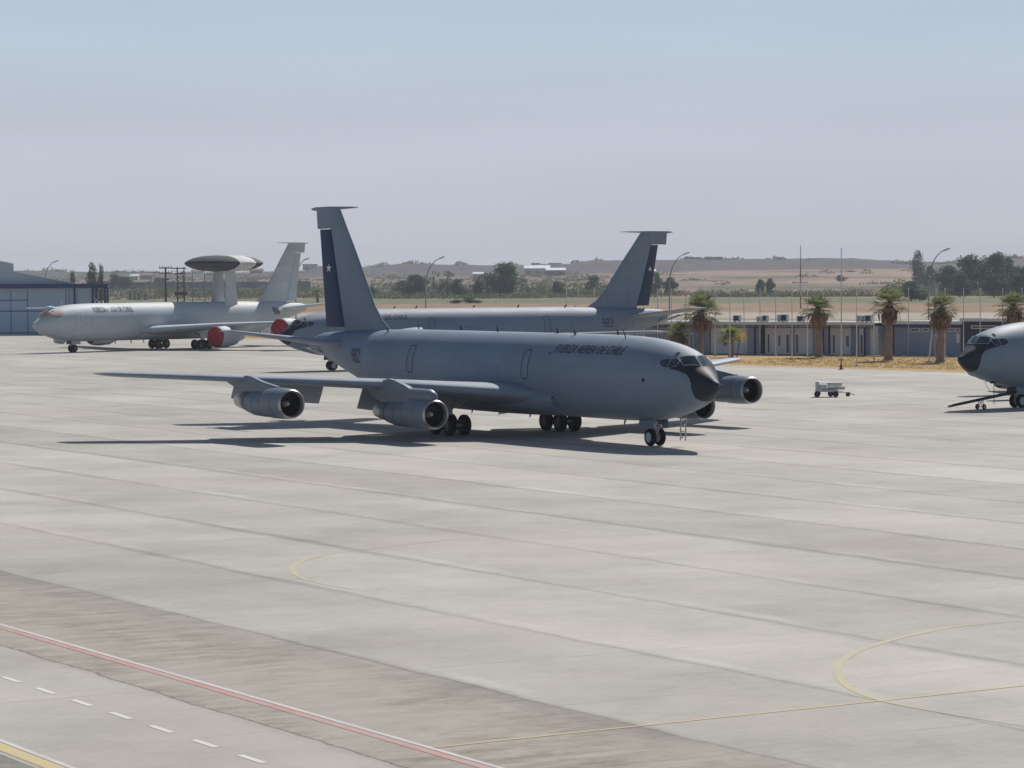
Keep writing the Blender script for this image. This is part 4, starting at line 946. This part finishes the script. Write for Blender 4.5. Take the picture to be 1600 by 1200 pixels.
# ---------------------------------------------------------------- vegetation
def leaf_mat(name,lo,hi,obj=.25):
    m=bpy.data.materials.new(name); m.use_nodes=True; N=NT(m)
    t=N.n('ShaderNodeTexCoord').outputs['Object']; oi=N.n('ShaderNodeObjectInfo')
    f=N.math('ADD',N.math('MULTIPLY',N.noise(t,4.5,4,.6),.6),N.math('MULTIPLY',N.noise(t,30,2),.4))
    f=N.math('ADD',f,N.math('MULTIPLY',N.math('SUBTRACT',oi.outputs['Random'],.5),obj))
    N.l(N.ramp(f,(.32,lo),(.68,hi)),N.b.inputs['Base Color']); N.b.inputs['Roughness'].default_value=.7; N.b.inputs['Specular IOR Level'].default_value=.2
    N.b.inputs['Subsurface Weight'].default_value=0
    tr=N.n('ShaderNodeBsdfTranslucent'); tr.inputs[0].default_value=(hi[0]*1.1,hi[1]*1.3,hi[2],1); mixs=N.n('ShaderNodeMixShader'); mixs.inputs[0].default_value=.25
    out=[n for n in N.t.nodes if n.type=='OUTPUT_MATERIAL'][0]; N.l(N.b.outputs[0],mixs.inputs[1]); N.l(tr.outputs[0],mixs.inputs[2]); N.l(mixs.outputs[0],out.inputs[0])
    return m
ML_t=leaf_mat('tree_leaves',(.016,.040,.020),(.062,.122,.055))
ML_c=leaf_mat('cypress_leaves',(.015,.032,.018),(.045,.075,.032))
ML_s=leaf_mat('scrub_leaves',(.05,.06,.028),(.17,.15,.085),.6)
ML_p=leaf_mat('palm_fronds_green',(.09,.105,.05),(.27,.275,.15))
ML_py=leaf_mat('palm_fronds_light',(.14,.17,.045),(.36,.37,.13))
ML_d=leaf_mat('dead_fronds_brown',(.12,.075,.05),(.30,.205,.14))
M_trunk=mat('bark_brown',(.12,.09,.07),.9,var=.3,scale=6)
M_ptrunk=mat('palm_trunk_grey_brown',(.27,.205,.165),.95,var=.3,scale=5,stretch=(1,1,4),bump=.6)
def leaf(mb,p,s,rnd,flat=0):
    a=Vector((rnd.gauss(0,1),rnd.gauss(0,1),rnd.gauss(0,1))).normalized(); b=a.orthogonal().normalized(); c=a.cross(b)
    s*=rnd.uniform(.6,1.3)
    mb.add([p-b*s,p+c*s*.55,p+b*s,p-c*s*.55],[(0,1,2,3)])
def crown(seed,kind,n=2600):
    rnd=random.Random(seed); mb=MB()
    blobs=[]
    if kind=='round':
        for i in range(19):
            a=rnd.uniform(0,2*pi); z=rnd.uniform(.13,.88); r=rnd.uniform(.12,.40)*(1.0 if z<.66 else .6); blobs.append((Vector((cos(a)*r,sin(a)*r,z)),rnd.uniform(.12,.20)))
        blobs.append((Vector((0,0,.55)),.26)); blobs.append((Vector((0,0,.26)),.28))
    elif kind=='cone':
        for i in range(14):
            z=.08+.84*i/13; blobs.append((Vector((rnd.uniform(-.06,.06),rnd.uniform(-.06,.06),z)),.30*(1-abs(z-.38)*.95)*rnd.uniform(.8,1.1)))
    elif kind=='sparse':
        for i in range(12):
            a=rnd.uniform(0,2*pi); z=rnd.uniform(.15,.92); r=rnd.uniform(.1,.42); blobs.append((Vector((cos(a)*r,sin(a)*r,z)),rnd.uniform(.07,.14)))
    tot=sum(b[1]**2 for b in blobs)
    for c,r in blobs:
        for i in range(int(n*r*r/tot)):
            d=Vector((rnd.gauss(0,1),rnd.gauss(0,1),rnd.gauss(0,1))).normalized(); q=r*rnd.uniform(.55,1.12)
            p=c+Vector((d.x*q,d.y*q,d.z*q*(.8 if kind!='cone' else .6)))
            if p.z<.02: continue
            leaf(mb,p,.030 if kind!='sparse' else .024,rnd)
    return mb,blobs
VAR={}
for kind,cnt in (('round',4),('cone',2),('sparse',2)):
    for i in range(cnt):
        mb,bl=crown(100+i*7,kind,4300 if kind=='round' else 2000 if kind=='cone' else 1300); mb.mat(ML_c if kind=='cone' else ML_t); mb.mi=[0]*len(mb.f)
        me=mb.build('crown',None,sharp=False); tk=MB().mat(M_trunk).path([(0,0,0),(.01,.0,.25),(0,.01,.5)],[.028,.022,.012],7)
        for c,r in bl[:6]: tk.tube((0,0,rnd_z) if False else (0,0,.28),c,.012,.004,5)
        to=tk.build('trunk'); VAR[(kind,i)]=(me.data,to.data); bpy.data.objects.remove(me); bpy.data.objects.remove(to)
def tree(px,ytop,d,wpx,kind,var,label,group='trees beyond the airfield'):
    p=pt(px,d); p.z=H(p.x,p.y); h=CAMH+(hor(px)-ytop)*d/FPX-p.z; w=wpx*d/FPX
    root=empty('tree',p,random.uniform(0,6)); tag(root,label,'tree',group)
    s=h/.98; ws=w/(.95 if kind!='cone' else .62)
    for nm,me in zip(('crown','trunk'),VAR[(kind,var)]):
        o=bpy.data.objects.new(nm,me); C.objects.link(o); o.parent=root; o.scale=(ws,ws,s)
TR=[(782,411,1095,80,'round',0,'big round dark tree in mid field behind the nearest fuselage'),
(646,427,1090,56,'round',1,'dark bushy tree just left of the field street lamp'),(700,424,1090,46,'sparse',0,'sparse tree between the street lamp and the big round tree'),(680,420,1150,14,'sparse',1,'thin ragged tree just right of the field street lamp'),(716,434,1085,34,'round',2,'low tree touching the sparse one, left of the big round tree'),
(748,436,1100,24,'round',3,'small dark tree at the left foot of the big round tree'),(872,438,1100,28,'round',1,'small round tree right of the big round tree'),(927,430,1250,32,'round',0,'dark tree left of the tail fin marked 983'),
(1025,424,1130,28,'round',2,'dark tree just right of the blue rudder'),(1047,431,1090,28,'round',3,'dark tree behind the lamp right of the blue rudder'),(1014,440,1080,20,'round',0,'low tree hugging the right side of the blue rudder'),
(1188,435,1120,17,'round',1,'left one of two small square-looking trees in the tan field'),(1203,433,1120,19,'round',3,'right one of two small square-looking trees in the tan field'),(1315,430,1600,22,'round',0,'small lone tree on the slope beside the tallest pole'),
(1434,391,1350,24,'cone',0,'tall dark cypress left of the tree cluster'),(1449,414,1300,26,'round',1,'rounded tree at the right foot of the cypress'),(1424,438,850,46,'round',2,'round green bushy tree in front of the cypress'),
(1484,412,1080,56,'round',3,'leftmost tree of the big cluster at the right'),(1516,399,1060,58,'round',0,'second tree of the big cluster, with a pointed top'),(1546,392,1050,58,'round',1,'tallest tree of the big cluster at the right'),(1572,400,1060,54,'round',2,'tree right of the tallest one in the cluster'),(1602,412,1000,56,'round',3,'cluster tree cut by the right edge of the photo'),(1500,425,980,44,'round',2,'low tree in front of the cluster, left side'),(1553,425,960,50,'round',3,'low tree in front of the cluster, under the tallest one'),(1590,428,960,44,'round',0,'low tree in front of the cluster, right side'),(1640,400,1050,60,'round',1,'cluster tree beyond the right edge'),
(115,422,900,13,'cone',1,'small pointed tree behind the hangar roof'),(145,409,900,22,'cone',0,'tallest poplar behind the navy hangar beam'),(159,412,905,12,'cone',1,'slim poplar at the right of the tallest poplar'),(180,427,1500,34,'round',2,'low round tree mass right of the poplars'),(195,430,1500,28,'round',3,'low tree at the right end of the mass beside the poplars'),
(735,464,850,34,'round',2,'low green bush in front of the big round tree'),(712,468,850,28,'round',0,'low green bush left of the one before the big tree'),(556,446,1000,18,'round',1,'bush seen just left of the nearest tail fin edge'),(250,432,1700,26,'round',1,'low tree left of the utility pole'),(362,432,1600,22,'round',3,'low tree between the dome strut and the fin'),(455,430,1600,30,'round',0,'low tree behind the radar aircraft fin'),(1128,438,1500,30,'sparse',1,'sparse bush on the slope right of the bushy palm')]
for t in TR:
    if t[0]<1620: tree(*t)
tree(580,446,1060,22,'round',3,'small bush showing just right of the nearest tail fin')
# scrub and tall dry weeds: one object nobody could count
rnd=random.Random(3); mb=MB().mat(ML_s)
def clump(x,y,r,h,n,s):
    z0=H(x,y)
    for i in range(n):
        a=rnd.uniform(0,2*pi); q=r*math.sqrt(rnd.random()); zz=h*(1-(q/r)**2)*rnd.uniform(.1,1)
        leaf(mb,Vector((x+cos(a)*q,y+sin(a)*q*.8,z0+zz)),s,rnd)
for i in range(760):
    d=rnd.uniform(1040,1230) if i<430 else rnd.uniform(1230,2330); px=rnd.uniform(-60,1660)
    if 1000<px<1430 and d>1230 and rnd.random()<.8: continue
    p=pt(px,d); r=rnd.uniform(2,6.5)*(1 if d<1300 else 1.7); clump(p.x,p.y,r,rnd.uniform(1.0,3.0)*(1 if d<1300 else 1.4),int(34+r*5),.40 if d<1300 else .7)
for i in range(150):
    d=rnd.uniform(2560,2700); px=rnd.uniform(-60,1650)
    if 560<px<1400 and rnd.random()<.75: continue
    p=pt(px,d); clump(p.x,p.y,rnd.uniform(4,11),rnd.uniform(1.5,4.5),50,1.1)
tag(mb.build('scrub',None,sharp=False),'low dry scrub and bushes scattered over the far fields','scrub',kind='stuff')
rnd=random.Random(5); mb=MB().mat(leaf_mat('field_hedge_green',(.045,.07,.028),(.12,.15,.06),.1))
for i in range(260):
    px=rnd.uniform(1100,1700) if i<190 else rnd.uniform(560,1010); d=rnd.uniform(1010,1045); p=pt(px,d); r=rnd.uniform(3,7); clump(p.x,p.y,r,rnd.uniform(.8,2.2),46,.42)
tag(mb.build('hedge',None,sharp=False),'uneven green hedge along the far side of the airfield','hedge',kind='stuff')
rnd=random.Random(21); mb=MB().mat(leaf_mat('bush_leaves',(.03,.05,.024),(.10,.125,.06),.1))
for i in range(210):
    px=rnd.choice((rnd.uniform(560,1010),rnd.uniform(560,1010),rnd.uniform(170,480),rnd.uniform(1380,1640))); d=rnd.uniform(1100,1500); p=pt(px,d); r=rnd.uniform(3,8); clump(p.x,p.y,r,rnd.uniform(1.6,4.6),int(60+r*9),.5)
tag(mb.build('bushes',None,sharp=False),'dense grey green bushes between the far trees','bushes',kind='stuff')
# dry grass tufts between the apron and the buildings
rnd=random.Random(8); mb=MB().mat(leaf_mat('dry_grass',(.37,.25,.115),(.50,.36,.18),.0))
for i in range(5200):
    t=rnd.uniform(0,1); a=Vector((18,274)).lerp(Vector((62,222)),t); q=a+BN*rnd.uniform(.8,34-10*t)
    hh=rnd.uniform(.05,.16)
    for k in range(3):
        w_=rnd.uniform(.02,.06); an=rnd.uniform(0,pi); o_=Vector((cos(an)*w_,sin(an)*w_,0)); c_=Vector((q.x+rnd.uniform(-.2,.2),q.y+rnd.uniform(-.2,.2),-.04))
        mb.add([c_-o_,c_+o_,c_+Vector((rnd.uniform(-.05,.05),0,hh))],[(0,1,2)])
tag(mb.build('dry_grass',None,sharp=False),'short dry yellow grass between the apron and the low buildings','grass',kind='stuff')
def palm(px,yb,ytop,ycrown,rpx,label,seed,light=False,skirt=True,trunk_r=.38):
    rnd=random.Random(seed); d=gdist(px,yb); root=empty('palm_tree',pt(px,d,-.04)); root.rotation_euler=(rnd.uniform(-.02,.02),rnd.uniform(-.035,.035),0); rpx*=rnd.uniform(.9,1.1); tag(root,label,'palm tree','fan palms in front of the low buildings')
    zc=CAMH+(hor(px)-ycrown)*d/FPX; zt=CAMH+(hor(px)-ytop)*d/FPX; rr=rpx*d/FPX
    MB().mat(M_ptrunk).lathe([(z,trunk_r*(1.25 if z<.3 else 1)*(1-.25*z/zc)*rnd.uniform(.92,1.08)) for z in [zc*i/14 for i in range(15)]],(0,0,0),'z',12).build('trunk',None,root)
    g=MB().mat(ML_py if light else ML_p); hub=Vector((0,0,zc))
    nf=44; rr*=1.30
    for i in range(nf):
        k=i/(nf-1); el=R(86-112*k**.85+rnd.uniform(-9,9)); az=i*2.39996+rnd.uniform(-.2,.2)
        dr=Vector((cos(az)*cos(el),sin(az)*cos(el),sin(el))); pl=rr*rnd.uniform(.38,.58); fl=rr*rnd.uniform(.50,.62)
        if el>R(50): pl*=min(1,(zt-zc)/rr*.72)
        droop=.07*rr*(1 if el<R(50) else .2)
        q=hub+dr*pl-Vector((0,0,droop)); mid=hub+dr*pl*.5+Vector((0,0,droop*.15))
        g.path([hub,mid,q],[.035,.028,.02],4)
        sd=dr.cross(Vector((0,0,1))); sd=sd.normalized() if sd.length>.05 else Vector((1,0,0)); up=sd.cross(dr).normalized()
        for j in range(11):
            a=R(-80+160*j/10); v=(dr*cos(a)+sd*sin(a)).normalized(); ln=fl*(1-.28*abs(j-5)/5)*rnd.uniform(.85,1.1)
            dn=Vector((0,0,-ln*rnd.uniform(.02,.30))); m1=q+v*ln*.55+up*ln*.05; t_=q+v*ln+dn; wv=(v.cross(up)).normalized()*ln*.058
            g.add([q,m1-wv,t_,m1+wv],[(0,1,2,3)])
    g.build('crown',None,root,sharp=False)
    if skirt:
        g=MB().mat(ML_d)
        for i in range(rnd.randint(90,150)):
            az=rnd.uniform(0,2*pi); z0=zc-rnd.uniform(.0,.9)*(zc*.10+.2); z1=z0-rnd.uniform(.9,1.9); r0=rnd.uniform(.3,.5); r1=rnd.uniform(.45,1.15)*(1.05 if rnd.random()<.5 else .7)
            a=Vector((cos(az)*.25,sin(az)*.25,z0)); m1=Vector((cos(az)*r1,sin(az)*r1,z0-(z0-z1)*.45)); b_=Vector((cos(az)*r1*.85,sin(az)*r1*.85,z1)); w_=Vector((-sin(az),cos(az),0))*rnd.uniform(.08,.2)
            g.add([a,m1-w_,b_,m1+w_],[(0,1,2,3)])
        g.build('dead_fronds',None,root,sharp=False)
palm(1095,557,437,487,30,'tall bushy fan palm with a thick brown skirt, right of the blue rudder',1,trunk_r=.30)
palm(1059,557,498,517,20,'lower palm half hidden behind the stabilizer of the tanker marked 983',2,light=True)
palm(1142.5,558,507,524,20,'small light green palm beside the yellow blossom',3,light=True,skirt=False,trunk_r=.22)
palm(1280.5,558,456,482,27,'fan palm with pale frond tips between mast and tallest pole',4)
palm(1388.5,563,444,474,27,'fan palm with hanging brown skirt between pale and blue buildings',5)
palm(1469.5,566,455,482,26,'thick-trunked fan palm beside the leaning pole',6,trunk_r=.42)
palm(1586,560,452,478,27,'fan palm above the nose of the rightmost tanker',7)
d=900; root=empty('palm_tree',pt(497,d,-.04)); tag(root,'bushy far palm seen just left of the nearest tail fin','palm tree')
rnd=random.Random(11); g=MB().mat(ML_py); 
for i in range(60):
    az=rnd.uniform(0,2*pi); el=rnd.uniform(-.2,1.5); v=Vector((cos(az)*cos(el),sin(az)*cos(el),sin(el))); c_=Vector((0,0,2.4)); t_=c_+v*rnd.uniform(2.2,3.3)-Vector((0,0,.6)); m1=c_+v*1.8+Vector((0,0,.2)); w_=v.cross(Vector((0,0,1))).normalized()*.22
    g.add([c_,m1-w_,t_,m1+w_],[(0,1,2,3)])
g.build('crown',None,root,sharp=False); MB().mat(M_ptrunk).tube((0,0,0),(0,0,2.5),.45,.4,8).build('trunk',None,root)
rnd=random.Random(12); p=pt(1156.5,gdist(1142,557.5),-.04); root=empty('flowering_shrub',p); tag(root,'bright yellow blossom on a shrub right of the small palm','shrub')
g=MB().mat(leaf_mat('yellow_blossom',(.50,.32,.02),(.75,.55,.05),0))
for i in range(420):
    v=Vector((rnd.gauss(0,.26),rnd.gauss(0,.2),rnd.gauss(0,.24))); leaf(g,Vector((0,0,2.05))+v,.07,rnd)
g.build('blossom',None,root,sharp=False); MB().mat(M_trunk).tube((-.3,0,0),(0,0,2.0),.06,.04,6).build('stem',None,root)
# ---------------------------------------------------------------- far buildings
M_fw=mat('far_wall_pale',(.48,.46,.42),.8,var=.08); M_fr=mat('far_roof_white',(.66,.66,.64),.6,var=.05); M_fd=mat('far_wall_dull',(.22,.19,.17),.85,var=.15); M_frd=mat('far_roof_brown',(.20,.13,.10),.85,var=.15)
def house(px,y0,y1,wpx,d,wall,roof,label,depth=12,flat=False):
    p=pt(px,d); zt=CAMH+(hor(px)-y0)*d/FPX; zb=min(CAMH+(hor(px)-y1)*d/FPX,H(p.x,p.y)+1)-1.5; w=wpx*d/FPX
    root=empty('far_building',(p.x,p.y,zb)); tag(root,label,'building','buildings on the far hills')
    h=zt-zb; MB().mat(wall).box((0,0,h*.36),(w,depth,h*.72)).build('wall',None,root)
    hw=w/2+.3; e=h*.72
    if flat: MB().mat(roof).box((0,0,h*.8),(w+.5,depth+.5,h*.14)).build('roof',None,root)
    else: MB().mat(roof).loft([[Vector((-hw,-depth/2-.3,e)),Vector((-hw,depth/2+.3,e)),Vector((-hw,0,h))],[Vector((hw,-depth/2-.3,e)),Vector((hw,depth/2+.3,e)),Vector((hw,0,h))]],smooth=False).build('roof',None,root)
    n=max(2,int(w/6)); 
    for i in range(n): MB().mat(M_fd if wall is not M_fd else M_wallk).box((-w/2+w*(i+.5)/n,-depth/2-.03,h*.33),(w/n*.4,.06,h*.25)).build('window',None,root)
for q in ((840,414.5,424,40,2300,M_fw,M_fr,'long pale warehouse on the far slope',30),(869,418.5,425,30,2150,M_fd,M_fr,'low building with a bright white sloping roof on the far slope',24),(748,425,429,16,2100,M_fw,M_fr,'small white-roofed shed left of the big round tree top',10),(838,410,416,13,2600,M_fd,M_frd,'small dark block on the skyline above the warehouse',10,True),(868,410,415,20,2620,M_fd,M_frd,'wide dark block on the skyline right of the warehouse',10,True),
 (1076,400,407,11,2700,M_fd,M_frd,'dark square block on the ridge, leftmost',10,True),(1090,401,407,11,2700,M_fd,M_frd,'dark square block on the ridge, second from left',10,True),(1116,400.5,407,26,2700,M_fd,M_frd,'long dark building on the ridge top',12,True),(1010,421,425,30,2100,M_fw,M_fr,'pale low shed behind the blue rudder',12),
 (228,427,433,26,2200,M_fd,M_frd,'brown-roofed house left of the utility poles',14),(310,421,428,18,2600,M_fw,M_frd,'far house under the dome',12),(335,424,430,22,2500,M_fd,M_frd,'far dull house between dome and strut',12),(378,425,431,18,2500,M_fw,M_frd,'far pale house right of the dome struts',12),(402,419,427,20,2600,M_fd,M_frd,'far dark house at the right rim of the dome',12),(486,411,418,22,2650,M_fw,M_frd,'pale building on the hill left of the nearest fin',12,True),(212,428,432,12,2100,M_fw,M_fr,'tiny pale house left of the utility pole',10),(1540,418,424,10,2400,M_fw,M_fr,'tiny pale shed behind the tree cluster',10)):
    house(*q)
# perimeter wall and small concrete stubs in the left fields
a=pt(168,1500);b=pt(486,1560); c_=(a+b)/2; o=MB().mat(mat('perimeter_wall_blue_grey',(.12,.13,.17),.8)).box((0,0,1.2),((b-a).length,.4,3.4),math.atan2((b-a).y,(b-a).x)).build('perimeter_wall'); o.location=(c_.x,c_.y,2.2); tag(o,'long dark perimeter wall across the left fields','wall')
for px,y,hh,lb in ((205,468,2.6,'leftmost concrete block in the left field'),(212,468,2.3,'second concrete block in the left field'),(219,468,1.8,'third concrete block from the left in the field'),(229,468,2.2,'rightmost concrete block in the left field')):
    dd=gdist(px,y); o=MB().mat(M_fd).box((0,0,hh/2),(.9,1.2,hh)).box((0,0,.2),(1.5,1.5,.4)).build('concrete_block'); o.location=pt(px,dd,-.04); tag(o,lb,'concrete block','concrete blocks in the left field')
# white panel fence seen under the radar aircraft's wing
a=pt(330,404,0);
root=empty('panel_fence',a); tag(root,'low white panel fence seen under the wing of the radar aircraft','fence')
for i in range(6):
    MB().mat(M_frame).box((i*1.5,0,.95),(1.3,.06,1.7)).build('panel',None,root); MB().mat(M_wallk).box((i*1.5+.75,0,1.0),(.14,.14,2.0)).build('post',None,root)
# ---------------------------------------------------------------- haze
hb=MB().box((0,1595,16.5),(8600,3710,35.4)).build('haze',None,sharp=False)
m=bpy.data.materials.new('haze_air'); m.use_nodes=True; t=m.node_tree; t.nodes.clear(); ou=t.nodes.new('ShaderNodeOutputMaterial'); pv=t.nodes.new('ShaderNodeVolumePrincipled')
pv.inputs['Color'].default_value=(.86,.90,1,1); pv.inputs['Density'].default_value=.00015; pv.inputs['Anisotropy'].default_value=.0
t.links.new(pv.outputs[0],ou.inputs['Volume']); hb.data.materials.clear(); hb.data.materials.append(m); tag(hb,kind='stuff')
